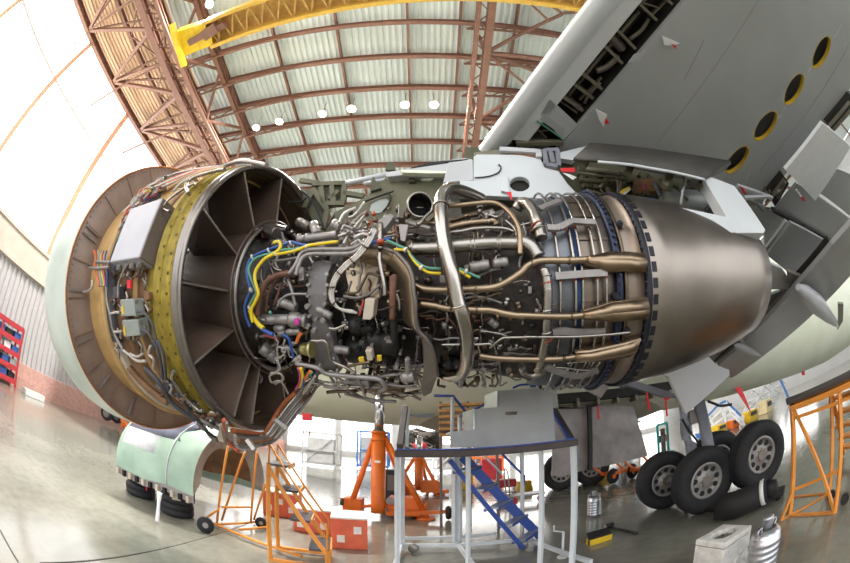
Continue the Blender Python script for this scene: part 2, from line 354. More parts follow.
# far walls
b = MB(); b.box(((XL+XR)/2, YB+.2, 9), (XR-XL, .4, 18)); struct(b.build('wall_back', 'wall_panel'))
b = MB(); b.box((XR+.2, 16, 9), (.4, 60, 18)); struct(b.build('wall_right', 'wall_panel'))
for i, x in enumerate((-15, -7.5, 0, 7.5, 15, 24, 33)):  # back panes made tall and bright so the floor reflects a white glare
    wn += 1; b = MB(); b.box((x, YB-.05, 5.4), (6.6, .08, 9.4)); struct(b.build('window_%d' % wn, 'daylight_far'))
    b = MB()
    for k in range(-3, 4): b.bar((x+k*1.1, YB-.14, .7), (x+k*1.1, YB-.14, 10.1), .08, .08)
    for z in (.7, 3, 5.4, 7.8, 10.1): b.bar((x-3.4, YB-.14, z), (x+3.4, YB-.14, z), .08, .08)
    struct(b.build('window_frame', 'wall_panel'))
for i, y in enumerate((4, 13, 22, 31, 40)):
    wn += 1; b = MB(); b.box((XR-.05, y, 7.5), (.08, 7, 7.6)); struct(b.build('window_%d' % wn, 'daylight_far'))
    b = MB()
    for k in range(-2, 3): b.bar((XR-.14, y+k*1.75, 3.6), (XR-.14, y+k*1.75, 11.4), .12, .12)
    for z in (3.6, 6.2, 8.8, 11.4): b.bar((XR-.14, y-3.6, z), (XR-.14, y+3.6, z), .12, .12)
    struct(b.build('window_frame', 'wall_panel'))
# floor joints and painted line
def strip(name, p, q, w, m):
    b = MB(); p, q = Vector(p), Vector(q); b.bar(p, q, w, .004); return struct(b.build(name, m))
for a, c in (((173, 563), (250, 521)), ((360, 563), (620, 486)), ((430, 500), (700, 465))):
    pass
strip('trim_3', PZ(300, 474)+Vector((0, 0, .002)), PZ(660, 482)+Vector((0, 0, .002)), .05, 'floor_joint')
strip('trim_4', PZ(480, 500)+Vector((0, 0, .002)), PZ(660, 489)+Vector((0, 0, .002)), .05, 'floor_joint')
strip('trim_5', PZ(40, 563)+Vector((0, 0, .002)), PZ(250, 523)+Vector((0, 0, .002)), .018, 'floor_joint')
strip('trim_6', PZ(0, 530)+Vector((0, 0, .002)), PZ(18, 562)+Vector((0, 0, .002)), .018, 'floor_joint')
# ceiling lamps, and the overhead crane
LB = None
lamp_px = [(211, 3), (257, 126), (280, 120), (323, 112), (352, 107), (405, 103), (434, 103), (290, 2)]
for i, (px, py) in enumerate(lamp_px[:7]):
    p = PZ(px, py, ZR-.75)
    if LB is None:
        LB = thing('ceiling_lamp', '', 'lamp', p, 'hall lamps under the roof')
        k = MB(); k.lathe([(0, .02), (0, .13), (.12, .13), (.3, .24)], (0, 0, .12), (0, 0, -1), n=20); k.build('lamp_shade', 'mullion_pale', LB, loc=(0, 0, 0))
        k = MB(); k.sphere((0, 0, -.1), .12 if i != 4 else .17); k.build('bulb', 'lamp_glow', LB, loc=(0, 0, 0))
        k = MB(); k.bar((0, 0, .1), (0, 0, .95), .03, .03); k.build('hanger', 'beam_paint', LB, loc=(0, 0, 0)); t = LB
    else: t = copy_tree(LB)
    place(t, p, 0, ['lit hall lamp alone above the yellow crane beam', 'leftmost lit lamp of the row under the ribbed roof', 'second lit lamp from the left in the roof row',
        'third lit lamp from the left in the roof row', 'fourth lit lamp of the roof row, right of the long gap', 'fifth lit lamp of the roof row, second from its right end', 'rightmost lit lamp of the row under the ribbed roof'][i])
cr = thing('bridge_crane', 'yellow overhead bridge crane girder spanning under the hangar roof', 'crane', PZ(193, 40, 14.2))
za = 14.2; A0, A1 = PZ(205, 22, za), PZ(213, 45, za); B0, B1 = PZ(300, -6, za), PZ(400, 0, za)
d0 = (A0+A1)/2; yd = ((B1.y-A1.y)/(B1.x-A1.x)); L_ = 16
def lineend(a): return a+Vector((L_, L_*yd, 0))
b = MB()
for a in (A0, A1): b.bar(a, lineend(a), .16, .5)
b.build('girder_beam', 'crane_gold', cr)
b = MB(); n = 24
for i in range(n):
    f = i/n; g = (i+1)/n; h = (i+.5)/n
    p = lambda a, f: a+(lineend(a)-a)*f
    b.bar(p(A0, f), p(A1, h), .07, .07); b.bar(p(A1, h), p(A0, g), .07, .07)
    b.bar(p(A0, f)+Vector((0, 0, .6)), p(A1, f)+Vector((0, 0, .6)), .05, .05)
mid = [A0, lineend(A0), lineend(A1), A1]; b.build('lattice', 'crane_tan', cr)
b = MB(); b.plate([p+Vector((0, 0, .3)) for p in mid], (0, 0, .04)); b.build('walkway', 'crane_tan', cr)
b = MB(); b.plate([PZ(174, 33, za-.1), PZ(205, 23, za-.1), PZ(207, 31, za-.1), PZ(177, 43, za-.1)], (0, 0, .6)); b.plate([PZ(179, 47, za-.1), PZ(211, 36, za-.1), PZ(213, 45, za-.1), PZ(183, 57, za-.1)], (0, 0, .6))
b.plate([PZ(174, 33, za-.12), PZ(192, 27, za-.12), PZ(200, 50, za-.12), PZ(183, 57, za-.12)], (0, 0, .6)); b.build('end_carriage', 'crane_yellow', cr)
b = MB(); b.bar(PZ(190, 42, za-.15), PZ(226, 24, za-.15), .3, .3); b.bar(PZ(205, 35, za-.15), PZ(218, 26, za-.15), .5, .4); b.build('drive_motor', 'beam_paint', cr)
b = MB(); b.bar(PZ(172, 24, za-.3), PZ(184, 66, za-.3), .25, .2); b.build('bumper_rail', 'crane_yellow', cr)
# ================================================================ THE AIRLINER (wing, pylon, belly, gears); the engine is a thing of its own
WO, WN = Vector((0, 2.2, 4.25)), Vector((0, .1, 1))
def W(px, py, z0=4.25): return PPL(px, py, Vector((0, 2.2, z0)), WN)
def WZ(k, pts, z0=4.25): return [W(p[0], p[1], z0) for p in Z(k, *pts)]
def zw(y): return 4.25-.1*(y-2.2)
def wl(x0, y, dz=0, sl=.45): return Vector((x0+sl*(2.2-y), y, zw(y)+dz))
def PE(px, py, d): return PPL(px, py, EO+EW*d, EW)
def PEZ(k, d, *pts): return [PE(p[0], p[1], d) for p in Z(k, *pts)]
air = thing('airliner', 'grey and white airliner on jacks with its wing spreading over the open engine', 'airplane', (9, 8.6, 0))
# --- fuselage: rings along a gently nose-up axis
FC = Vector((-1.34, 10.75, 5.12)); FR = 2.78; SD = EU.cross(Vector((0, 0, 1))).normalized(); UP = SD.cross(EU)
b = MB(); n = 64; rings = [(-19.5, .05, -.9), (-19, .75, -.8), (-18, 1.45, -.55), (-16, 2.2, -.25), (-13.5, 2.65, -.05), (-11, FR, 0), (0, FR, 0), (12, FR, 0), (20, FR, 0), (25, 2.6, .15), (31, 2.1, .65), (37, 1.4, 1.3), (43, .5, 2.0)]
vs = []
for s, r, dz in rings:
    c = FC+EU*s+Vector((0, 0, dz)); vs += [c+(SD*math.cos(2*math.pi*j/n)+UP*math.sin(2*math.pi*j/n))*r for j in range(n)]
b.add(vs, [(i*n+j, i*n+(j+1) % n, (i+1)*n+(j+1) % n, (i+1)*n+j) for i in range(len(rings)-1) for j in range(n)], True)
b.build('fuselage', 'skin_green', air)
# belly fairing over the wheel wells, with the open dark well
b = MB(); c0 = FC+EU*1.2-UP*2.35
b.lathe([(.2, .05), (.5, .9), (1.2, 1.6), (2.2, 1.85), (3, 1.9), (7.4, 1.9), (9, 1.6), (11, .6), (11.5, .05)], FC-UP*1.15, EU, UP, 48); b.build('belly_fairing', 'belly_shade_grey', air)
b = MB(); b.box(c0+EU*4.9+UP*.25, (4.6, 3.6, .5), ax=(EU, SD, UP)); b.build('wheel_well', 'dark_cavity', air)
b = MB()
for i in range(9): b.bar(c0+EU*(2.7+i*.55)-SD*-1.8-UP*.02, c0+EU*(2.7+i*.55)+SD*-1.8-UP*.02, .07, .22)
for k in (-1.2, 0, 1.2): b.bar(c0+EU*2.6+SD*k, c0+EU*7.2+SD*k, .08, .2)
b.build('well_frames', 'rib_olive', air)
# --- wing: bottom skin with access holes, top skin, nose, spars
hol = []
for k, pts in ((None, [(487/4.333+700, 290/4.333), (565/4.333+700, 165/4.333), (497/4.333+700, 215/4.333), (555/4.333+700, 240/4.333)]),
               (None, [(367/4.333+700, 450/4.333), (448/4.333+700, 325/4.333), (380/4.333+700, 370/4.333), (440/4.333+700, 395/4.333)]),
               ('r', [(205, 186), (288, 84), (217, 122), (276, 147)]), ('r', [(98, 312), (181, 213), (112, 256), (168, 274)])):
    q = [W(x, y) for x, y in (pts if k is None else [p[:2] for p in Z(k, *pts)])]
    c = (q[0]+q[1])/2; a = (q[1]-q[0])/2; m_ = (q[3]-q[2])/2; m_ = m_-a*(m_.dot(a)/a.length_squared)
    hol.append((c, a, m_))
def ell(c, a, m_, k=1.0, n=28): return [c+a*(k*math.cos(2*math.pi*i/n))+m_*(k*math.sin(2*math.pi*i/n)) for i in range(n)]
WNU = WN.normalized()
loop = [wl(1.32, -6), wl(1.32, 8), Vector((7.6, 8, zw(8))), Vector((5.19, 2.2, zw(2.2))), Vector((7.95, -6, zw(-6)))]
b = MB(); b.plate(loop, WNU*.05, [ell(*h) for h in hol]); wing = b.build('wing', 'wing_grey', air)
b = MB(); b.plate([p+Vector((0, 0, .55)) for p in loop], WNU*.05)
for i in range(4): pass
b.plate([wl(1.34, -6, .05), wl(1.34, 8, .05), wl(1.34, 8, .55), wl(1.34, -6, .55)], (.05, 0, 0)); b.build('wing_top_skin', 'wing_white', air)
b = MB(); p0, p1, p2 = loop[4], loop[3], loop[2]
for p, q in ((p0, p1), (p1, p2)): b.plate([p+Vector((-.05, 0, .05)), q+Vector((-.05, 0, .05)), q+Vector((-.05, 0, .55)), p+Vector((-.05, 0, .55))], (.04, 0, 0))
b.build('rear_spar', 'wing_grey', air)
for h in hol:
    b = MB(); e1 = ell(*h, 1.0); e2 = ell(*h, .93); up = WNU*.055
    b.sheet(e1+[e1[0]], [p+up for p in e1]+[e1[0]+up]); b.sheet([p+up for p in e2]+[e2[0]+up], e2+[e2[0]]); b.sheet(e2+[e2[0]], e1+[e1[0]]); b.build('access_hole_rim', 'hatch_rim_yellow', air)
# skin joints: thin sealed lines and small white stencil dashes
def wline(name, m, p, q, w=.008, k=None, z0=4.25):
    a, c = [W(x[0], x[1], z0) for x in (Z(k, p, q) if k else (p, q))]; b = MB(); b.bar(a-WNU*.003, c-WNU*.003, w, .004, up=WNU); return b.build(name, m, air)
wline('skin_joint', 'flap_grey', (655, 145), (758, 0)); wline('skin_joint', 'flap_grey', (760, 170), (850, 42))
wline('skin_joint', 'flap_grey', (684, 80), (704, 40)); 
for p, q in (((834, 37), (842, 24)), ((808, 72), (812, 66)), ((783, 111), (786, 105)), ((777, 118), (782, 115)), ((746, 180), (750, 172))): wline('stencil_mark', 'panel_white', p, q, .016)
# nose of the wing
sec = [(.80, 0), (.68, 0), (.61, .025), (.595, .065), (.625, .13), (.70, .24), (.8, .34), (1.34, .55)]
b = MB(); A = [wl(x, -6, z) for x, z in sec]; B_ = [wl(x, 8, z) for x, z in sec]
b.sheet(A, B_); b.build('leading_edge', 'wing_white', air, solid=.02)
b = MB(); b.plate([wl(.80, -6), wl(.80, 2.14), wl(.965, 2.14), wl(.965, -6)], WNU*.03)
b.plate([wl(.80, 2.3), wl(.80, 8), wl(1.33, 8), wl(1.33, 2.3)], WNU*.03); b.build('leading_edge_skin', 'wing_white', air)
# the row of open bays behind the nose
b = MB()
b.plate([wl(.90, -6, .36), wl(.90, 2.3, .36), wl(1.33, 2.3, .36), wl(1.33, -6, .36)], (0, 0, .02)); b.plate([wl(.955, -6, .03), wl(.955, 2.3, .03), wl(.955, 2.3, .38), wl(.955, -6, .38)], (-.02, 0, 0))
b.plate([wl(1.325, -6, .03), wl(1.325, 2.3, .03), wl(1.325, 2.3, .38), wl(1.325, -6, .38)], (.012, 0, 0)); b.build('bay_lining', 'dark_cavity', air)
def wrib(p, q, w=.03, h=.1, up=.06, m='rib_olive', k='w', name='bay_rib'):
    a, c = [W(x[0], x[1])+Vector((0, 0, up)) for x in Z(k, p, q)]; b = MB(); b.bar(a, c, w, h, up=WNU); return b.build(name, m, air)
for p, q in (((418, 92), (512, 188)), ((500, -5), (592, 80)), ((370, 152), (462, 243)), ((285, 262), (385, 340)), ((250, 300), (352, 375)), ((222, 358), (312, 420)), ((560, -60), (650, 20))): wrib(p, q)
for p, q in (((205, 378), (300, 445)), ((540, 20), (620, 45)), ((590, 70), (640, 20)), ((545, 30), (575, 2)), ((290, 345), (340, 300)), ((310, 395), (395, 310)), ((265, 350), (315, 300))): wrib(p, q, .018, .03, .1)
def wtube(pts, rp, m, up=.14, k='w', name='bay_duct'):
    P = [W(p[0], p[1])+Vector((0, 0, up)) for p in Z(k, *pts)]; b = MB(); b.tube(smooth_path(P), rp, 12); return b.build(name, m, air)
wtube([(395, 118), (430, 150), (475, 200)], .055, 'duct_dull', .1); wtube([(375, 285), (415, 270), (448, 240), (455, 225)], .035, 'duct_dull', .1)
wtube([(505, 165), (550, 130), (580, 85)], .02, 'rib_olive', .1); wtube([(270, 385), (340, 300), (420, 205), (545, 60)], .02, 'rib_olive', .12)
wtube([(230, 380), (280, 400), (310, 445)], .03, 'duct_dull', .14); wtube([(330, 410), (345, 380), (390, 330)], .018, 'duct_dull', .1)
b = MB(); b.plate(WZ('w', [(152, 428), (187, 372), (292, 470), (236, 530)]), WNU*.03); b.build('bay_cover', 'panel_grey', air)
b = MB(); b.plate(WZ('w', [(165, 425), (245, 485), (232, 508), (150, 450)], 4.245), WNU*.01); b.build('bay_hatch', 'wing_grey', air)
wrib((138, 452), (240, 524), .014, .02, -.005, 'wire_green', name='seal_strip'); wrib((60, 540), (235, 534), .05, .05, 0, 'rib_olive'); wrib((125, 475), (180, 530), .012, .02, .05); wrib((80, 520), (190, 510), .014, .02, .09)
b = MB(); b.plate(WZ('w', [(505, 205), (545, 192), (530, 225), (482, 235)], 4.2), WNU*.01); b.build('bay_flap', 'panel_grey', air)
# --- trailing edge: fixed panels, dark slot, lowered flap and its fairings
def wplate(name, m, pts, k, z0, th=.05, z1=None):
    P = WZ(k, pts, z0) if k else [W(x, y, z0) for x, y in pts]; b = MB(); b.plate(P, WNU*th); return b.build(name, m, air, bevel=.006)
wplate('trailing_panel', 'flap_grey', [(537, 290), (622, 188), (830, 330), (742, 393)], 'n', 4.05)
wplate('trailing_panel', 'flap_grey', [(600, 325), (742, 402), (640, 532), (590, 500), (515, 440)], 'n', 3.5)
wplate('trailing_panel', 'flap_grey', [(640, 180), (700, 110), (900, 200), (840, 330)], 'n', 4.1)
wplate('trailing_panel', 'flap_grey', [(180, 330), (285, 262), (525, 90), (598, 62), (335, 330)], 'm', 3.1)
wplate('trailing_panel', 'flap_grey', [(436, 236), (540, 288), (590, 318), (508, 425), (506, 350)], 'n', 4.12)
wplate('slot_strip', 'duct_dull', [(598, 55), (622, 50), (560, 125), (345, 332), (333, 325), (520, 130)], 'm', 3.05, .1)
wplate('slot_strip', 'dark_cavity', [(598, 55), (735, -102), (754, -92), (624, 54)], 'm', 3.02, .1)
wplate('slot_strip', 'dark_cavity', [(537, 290), (545, 285), (745, 392), (738, 404), (600, 328)], 'n', 3.98, .1)
wplate('slot_seal_gap', 'panel_white', [(500, 432), (585, 320), (592, 326), (508, 442)], 'n', 3.6)  # no seal here: white sliver stands in for brightness seen through the gap
wplate('slot_seal_gap', 'skin_green', [(622, 52), (626, 56), (350, 334), (342, 334)], 'm', 2.98, .02)
wplate('flap', 'flap_grey', [(345, 336), (622, 56), (748, -88), (860, -220), (1010, -185), (809, 21), (662, 172), (388, 384), (382, 352)], 'm', 2.8, .08)
b = MB(); b.plate(WZ('r', [(460, 124), (565, 212), (432, 416), (320, 300)], 3.7), WNU*.05)
for i in range(14):
    for a, c in (((460, 128), (560, 213)), ((558, 216), (433, 408))):
        f = (i+.5)/14; p = Z('r', (a[0]+(c[0]-a[0])*f, a[1]+(c[1]-a[1])*f))[0]; q = W(p[0], p[1], 3.695); b.box(q, (.012, .012, .006))
b.build('droop_panel', 'droop_lit_white', air)
wplate('spoiler_bay', 'dark_cavity', [(470, 118), (558, 12), (600, 40), (500, 155)], 'r', 4.2, .2); wplate('spoiler_bay', 'dark_cavity', [(258, 382), (312, 318), (335, 352), (282, 440)], 'r', 4.15, .2)
for p, q in (((500, 150), (575, 65)), ((485, 135), (560, 45)), ((290, 405), (320, 345)), ((272, 392), (316, 335))):
    a, c = [W(x[0], x[1], 4.1) for x in Z('r', p, q)]; b = MB(); b.bar(a, c, .035, .05); b.build('spoiler_rib', 'rib_olive', air)
b = MB()
for i in range(10):
    p = (205+RND.random()*75, 385+RND.random()*85); q = (p[0]+RND.uniform(-35, 45), p[1]+RND.uniform(-45, 30)); a, c = [W(x[0], x[1], 3.9+RND.random()*.2) for x in Z('r', p, q)]; b.bar(a, c, .03, .03)
b.build('flap_linkage', 'rib_olive', air)
b = MB(); a, c = [W(x[0], x[1], 3.9) for x in Z('r', (140, 360), (270, 405))]; b.bar(a, c, .05, .04); a, c = [W(x[0], x[1], 3.85) for x in Z('r', (165, 405), (262, 400))]; b.bar(a, c, .05, .04); b.build('flap_track', 'panel_grey', air)
# flap track fairings: slim boat shapes under the flap
def fairing(name, p, q, px, m, z0, z1):
    A = W(p[0], p[1], z0); B_ = W(q[0], q[1], z1); b = MB(); P = [A+(B_-A)*t for t in (0, .08, .25, .5, .75, .92, 1)]; rr = [.25, .7, 1, .9, .6, .25, .03]
    d = (A-CAMP).length/380; b.tube(P, [px*d*r for r in rr], 14); return b.build(name, m, air)
fairing('flap_fairing', (798, 287), (839, 327), 13, 'panel_grey', 2.62, 2.4)
fairing('flap_fairing', (735, 345), (761, 356), 5, 'panel_grey', 2.7, 2.6)
wplate('fairing_bracket', 'panel_grey', [(414, 234), (430, 234), (445, 280), (436, 285)], 'm', 2.75)
wplate('fairing_bracket', 'rib_olive', [(768, 120), (786, 120), (784, 180), (765, 212), (768, 170)], 'm', 2.4)
wplate('exhaust_fairing', 'panel_grey', [(527, 470), (570, 488), (598, 530), (590, 560), (525, 562)], 'n', 3.0, .04)
wplate('track_end', 'duct_dull', [(590, 5), (640, 25), (620, 60), (595, 55)], 'm', 2.9, .06)
# --- pylon
def peplate(name, m, k, d, pts, th=.06, hole=None, par=None):
    L_ = PEZ(k, d, *pts); b = MB(); hs = []
    if hole:
        cx, cy, rx, ry = hole; hs = [PEZ(k, d, *[(cx+rx*math.cos(2*math.pi*i/28), cy+ry*math.sin(2*math.pi*i/28)) for i in range(28)])]
    b.plate(L_, -EW*th, hs); return b.build(name, m, par or air, bevel=.004)
b = MB(); b.plate(PEZ('f', .05, (20, 130), (300, 150), (520, 190), (800, 250), (830, 330), (500, 330), (0, 320)), -EW*.2); b.build('pylon', 'olive_dark', air)
peplate('pylon_panel', 'panel_white', 'f', .3, [(48, 250), (48, 165), (60, 157), (180, 158), (205, 158), (285, 172), (300, 203), (350, 216), (382, 262), (432, 314), (358, 320), (160, 306), (0, 300), (0, 250)], .05, (212, 262, 36, 26))
b = MB(); b.plate(PEZ('f', .24, (170, 230), (255, 230), (255, 295), (170, 295)), -EW*.02); b.build('port_lining', 'dark_cavity', air)
peplate('pylon_nose_panel', 'panel_grey', 'f', .29, [(-40, 185), (45, 176), (47, 249), (-60, 256)])
peplate('pylon_sill', 'rib_olive', 'f', .27, [(48, 150), (150, 138), (290, 140), (300, 172), (180, 158), (60, 160)])
b = MB(); b.bar(*PEZ('f', .31, (140, 142), (278, 150)), .04, .05); b.bar(*PEZ('f', .31, (275, 145), (280, 170)), .04, .05); b.build('sill_frame', 'panel_grey', air)
peplate('sill_opening', 'case_brown', 'f', .3, [(152, 147), (275, 151), (277, 166), (190, 160)], .02)
b = MB()
for p, q in (((298, 142), (305, 195)), ((305, 195), (345, 200)), ((320, 150), (330, 190)), ((345, 145), (350, 200)), ((300, 145), (350, 142))): b.bar(*PEZ('f', .32, p, q), .03, .04)
b.build('pylon_fitting', 'strut_grey', air)
b = MB(); b.tube(smooth_path(PEZ('f', .31, (52, 240), (100, 235), (135, 222), (145, 205), (138, 192))), .006, 6); b.build('bonding_wire', 'seal_black', air)
peplate('pylon_bracket', 'panel_white', 'f', .33, [(150, 240), (170, 232), (176, 292), (146, 286)], .05)
peplate('pylon_bolts', 'flap_grey', 'f', .303, [(130, 196), (134, 192), (138, 196), (134, 200)], .01)
peplate('pylon_shoulder', 'panel_white', 'f', .16, [(355, 150), (455, 125), (400, 178), (352, 170)], .06)
# open bay above the nozzle: raised door, cavity, fairing
peplate('pylon_fairing', 'panel_white', 'n', .58, [(295, 172), (318, 164), (402, 196), (512, 352), (505, 362), (400, 362), (372, 310), (372, 302)], .12)
peplate('pylon_fairing', 'panel_white', 'n', .60, [(-20, 238), (60, 248), (200, 270), (372, 305), (402, 362), (300, 346), (150, 290), (30, 258)], .1)
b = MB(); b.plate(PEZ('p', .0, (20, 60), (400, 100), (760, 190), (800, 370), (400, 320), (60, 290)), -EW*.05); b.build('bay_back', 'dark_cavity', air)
top = PEZ('p', .45, (148, 20), (280, 30), (400, 42), (520, 58), (640, 76), (760, 94), (852, 110)); bot = PEZ('p', .62, (66, 98), (150, 103), (250, 110), (350, 122), (450, 140), (560, 160), (722, 198))
b = MB(); b.sheet(top, bot); b.build('pylon_door', 'door_dark', air, solid=.025)
b = MB(); b.tube(smooth_path(PEZ('p', .63, (190, 110), (350, 124), (450, 141), (560, 160), (722, 198))), .012, 8); b.build('door_edge', 'panel_white', air)
b = MB(); b.plate(PEZ('p', .60, (722, 196), (852, 110), (858, 118), (820, 150)), -EW*.02); b.build('door_corner', 'door_dark', air)
for p, q in (((375, 90), (338, 170)), ((560, 150), (520, 232)), ((130, 100), (110, 135)), ((720, 190), (690, 240))):
    b = MB(); b.bar(*PEZ('p', .5, p, q), .05, .06); b.build('door_hinge', 'olive', air)
b = MB(); b.cyl(PEZ('p', .5, (632, 112))[0], PEZ('p', .35, (602, 325))[0], .016, n=10); b.build('door_stay', 'can_alu', air)
b = MB(); P = PEZ('p', .12, (505, 296), (530, 298), (600, 304), (700, 312), (735, 318)); b.tube(P, [.05, .11, .12, .12, .06], 16); b.build('fire_bottle', 'box_grey', air)
b = MB(); b.plate(PEZ('p', .12, (366, 200), (470, 190), (485, 255), (370, 268)), -EW*.1); b.build('bay_box', 'case_brown', air)
bay = [((165, 150), (190, 230), (240, 290)), ((210, 150), (225, 200), (200, 240)), ((95, 200), (160, 205), (240, 210)), ((280, 165), (290, 230), (285, 280)), ((310, 180), (300, 270)), ((90, 140), (330, 175)), ((90, 165), (330, 200)), ((470, 215), (500, 280)),
       ((240, 240), (250, 290)), ((130, 250), (190, 265), (230, 290)), ((580, 230), (600, 270), (640, 300)), ((730, 350), (770, 300)), ((740, 355), (780, 310)), ((500, 200), (520, 240), (560, 250))]
for i, pl in enumerate(bay):
    b = MB(); b.tube(smooth_path(PEZ('p', .1+.012*i, *pl)), .012+.006*(i % 3), 8); b.build('bay_pipe', ['olive', 'rib_olive', 'olive', 'strut_grey'][i % 4], air)
for i, (m, pl) in enumerate((('wire_yellow', ((285, 292), (315, 255), (348, 238))), ('wire_blue', ((330, 280), (400, 290), (475, 296))), ('wire_white', ((300, 290), (330, 260), (350, 244))), ('wire_pink', ((415, 225), (425, 232), (420, 242))), ('seal_black', ((400, 280), (430, 290), (480, 290))))):
    b = MB(); b.tube(smooth_path(PEZ('p', .3, *pl)), .012, 8); b.build('bay_wire', m, air)
b = MB()
for i in range(40):
    x, y = RND.uniform(90, 720), RND.uniform(150, 300); c = PEZ('p', .1, (x, min(y, 215+x*.13)))[0]; b = MB(); b.box(c, (RND.uniform(.02, .06), .04, RND.uniform(.02, .05)), RND.uniform(-.5, .5)); b.build('bay_fitting', 'olive', air)
pass
# olive beam above the core, and the clutter of its front mount
peplate('pylon_beam', 'olive', 't', .12, [(60, 450), (125, 400), (160, 338), (300, 272), (330, 250), (410, 168), (500, 150), (660, 150), (680, 185), (660, 330), (560, 420), (430, 440), (280, 440)], .3)
peplate('beam_cover', 'box_grey', 't', .13, [(325, 330), (335, 300), (370, 280), (405, 275), (422, 290), (410, 320), (375, 342), (345, 345)], .02)
peplate('beam_cover', 'skin_green', 't', .13, [(550, 170), (560, 155), (630, 155), (640, 170), (610, 190), (570, 190)], .02)
peplate('pylon_cap', 'panel_grey', 't', .2, [(395, 152), (500, 136), (600, 106), (770, 84), (806, 90), (808, 192), (690, 184), (660, 152), (500, 162), (410, 172)], .3)
peplate('cap_slot', 'seal_black', 't', .21, [(515, 131), (606, 103), (790, 88), (700, 104), (600, 118)], .02)
peplate('cap_strip', 'skin_green', 't', .25, [(470, 140), (600, 142), (745, 150), (740, 156), (600, 156), (480, 152)], .05)
b = MB(); b.tube(PEZ('t', .1, (215, 205), (330, 180), (415, 160)), .028, 12); b.tube(PEZ('t', .1, (300, 205), (410, 185)), .02, 12); b.build('mount_strut', 'panel_grey', air)
b = MB(); b.plate(PEZ('t', .15, (330, 240), (335, 185), (345, 170), (355, 190), (380, 225)), -EW*.08); b.build('mount_lug', 'olive_dark', air); b = MB(); b.plate(PEZ('t', .15, (400, 140), (408, 105), (440, 108), (445, 140)), -EW*.08); b.build('mount_lug', 'olive_dark', air); b = MB(); b.plate(PEZ('t', .15, (508, 195), (512, 165), (535, 165), (540, 195)), -EW*.08); b.build('mount_lug', 'olive_dark', air)
b = MB()
for p, q in (((60, 230), (130, 330)), ((60, 210), (210, 205)), ((210, 205), (205, 290)), ((100, 220), (110, 300)), ((110, 300), (210, 300)), ((205, 250), (300, 265)), ((60, 250), (20, 320)), ((130, 330), (110, 420)), ((0, 190), (90, 205)), ((150, 215), (160, 300)), ((180, 240), (140, 280))):
    b.bar(*PEZ('t', .1, p, q), .035, .05)
b.build('mount_frame', 'olive', air)
b = MB(); b.plate(PEZ('t', .05, (70, 215), (205, 210), (205, 290), (120, 310)), -EW*.05); b.plate(PEZ('t', .05, (0, 220), (60, 240), (120, 330), (110, 400), (60, 380)), -EW*.05); b.build('mount_plate', 'olive_dark', air)
for pl in (((5, 235), (60, 290), (100, 380), (110, 420)), ((160, 355), (130, 400), (115, 425)), ((-50, 290), (0, 290), (30, 270)), ((300, 290), (380, 260), (440, 240)), ((410, 245), (425, 270), (410, 310), (390, 335))):
    b = MB(); b.tube(smooth_path(PEZ('t', .16, *pl)), .009, 8); b.build('mount_line', 'seal_black', air)
# --- main gear on this side
def tyre_prof(r, w): return [(-w*.36, r*.52), (-w*.46, r*.62), (-w*.5, r*.78), (-w*.46, r*.92), (-w*.34, r*.985), (-w*.12, r), (-w*.1, r*.985), (-w*.08, r), (w*.08, r), (w*.1, r*.985), (w*.12, r), (w*.34, r*.985), (w*.46, r*.92), (w*.5, r*.78), (w*.46, r*.62), (w*.36, r*.52)]
def wheel(par, c, ax, r, w):
    c, ax = Vector(c), Vector(ax).normalized()
    b = MB(); b.lathe(tyre_prof(r, w), c, ax, (0, 0, 1), 40); b.build('tyre', 'rubber', par)
    b = MB(); b.lathe([(w*.36, r*.54), (w*.4, r*.53), (w*.4, r*.46), (w*.3, r*.44), (w*.26, r*.28), (w*.34, r*.2), (w*.34, .0)], c, ax, (0, 0, 1), 32); b.lathe([(-w*.36, r*.54), (-w*.4, r*.53), (-w*.4, r*.46), (-w*.3, r*.44), (-w*.26, r*.28), (-w*.34, r*.2), (-w*.34, 0)], c, ax, (0, 0, 1), 32)
    b.lathe([(-w*.37, r*.53), (w*.37, r*.53)], c, ax, (0, 0, 1), 32)
    x = Vector((0, 0, 1)); x = (x-ax*x.dot(ax)).normalized(); y = ax.cross(x); b.cur = 1
    for sg in (1, -1):
        for i in range(9):
            a = 2*math.pi*i/9; q = c+(x*math.cos(a)+y*math.sin(a))*r*.37+ax*(w*.285*sg); b.cyl(q-ax*.02, q+ax*(.016*sg), r*.078, n=12)
    b.cur = 2
    for sg in (1, -1): b.cyl(c, c+ax*(w*.42*sg), r*.15, n=14)
    for i in range(8):
        a = 2*math.pi*i/8; q = c+(x*math.cos(a)+y*math.sin(a))*r*.19; b.cyl(q, q+ax*(w*.37), r*.025, n=6)
    b.build('wheel_rim', ['rim_grey', 'seal_black', 'hub_steel'], par)
GA = -SD if SD.y > 0 else SD
cA = PZ(703, 480, .535); tA = (cA-CAMP).length
gear = MB(); cC = PD(757, 455, tA-.05)
fw = (cC-cA); fw_h = Vector((fw.x, fw.y, 0)).normalized(); aw = Vector((fw_h.y, -fw_h.x, 0))
if aw.y > 0: aw = -aw
cB = PZ(664, 480, .535); aw = cA-cB; aw.z = 0; off = aw.length; aw.normalize()
cC = PD(757, 455, tA+.15); pr_ = Vector((cC.y-cA.y, cA.x-cC.x, 0)).normalized(); pr_ = pr_ if pr_.y < 0 else -pr_; vB = cB-cA; aw = (aw*.5+pr_*.5).normalized(); cD = cC+vB*.95
mid = (cA+cB+cC+cD)/4
gear.tube([mid+Vector((0, 0, -.05)), mid+Vector((0, 0, .35)), mid+Vector((.0, .15, 1.2))], [.14, .11, .1], 18)
gear.tube([cA-aw*.45, cC-aw*.45], .12, 14)
for p, q in ((cA, cB), (cC, cD)): gear.tube([p, q], .07, 12)
g = gear.build('main_gear', 'strut_grey', air)
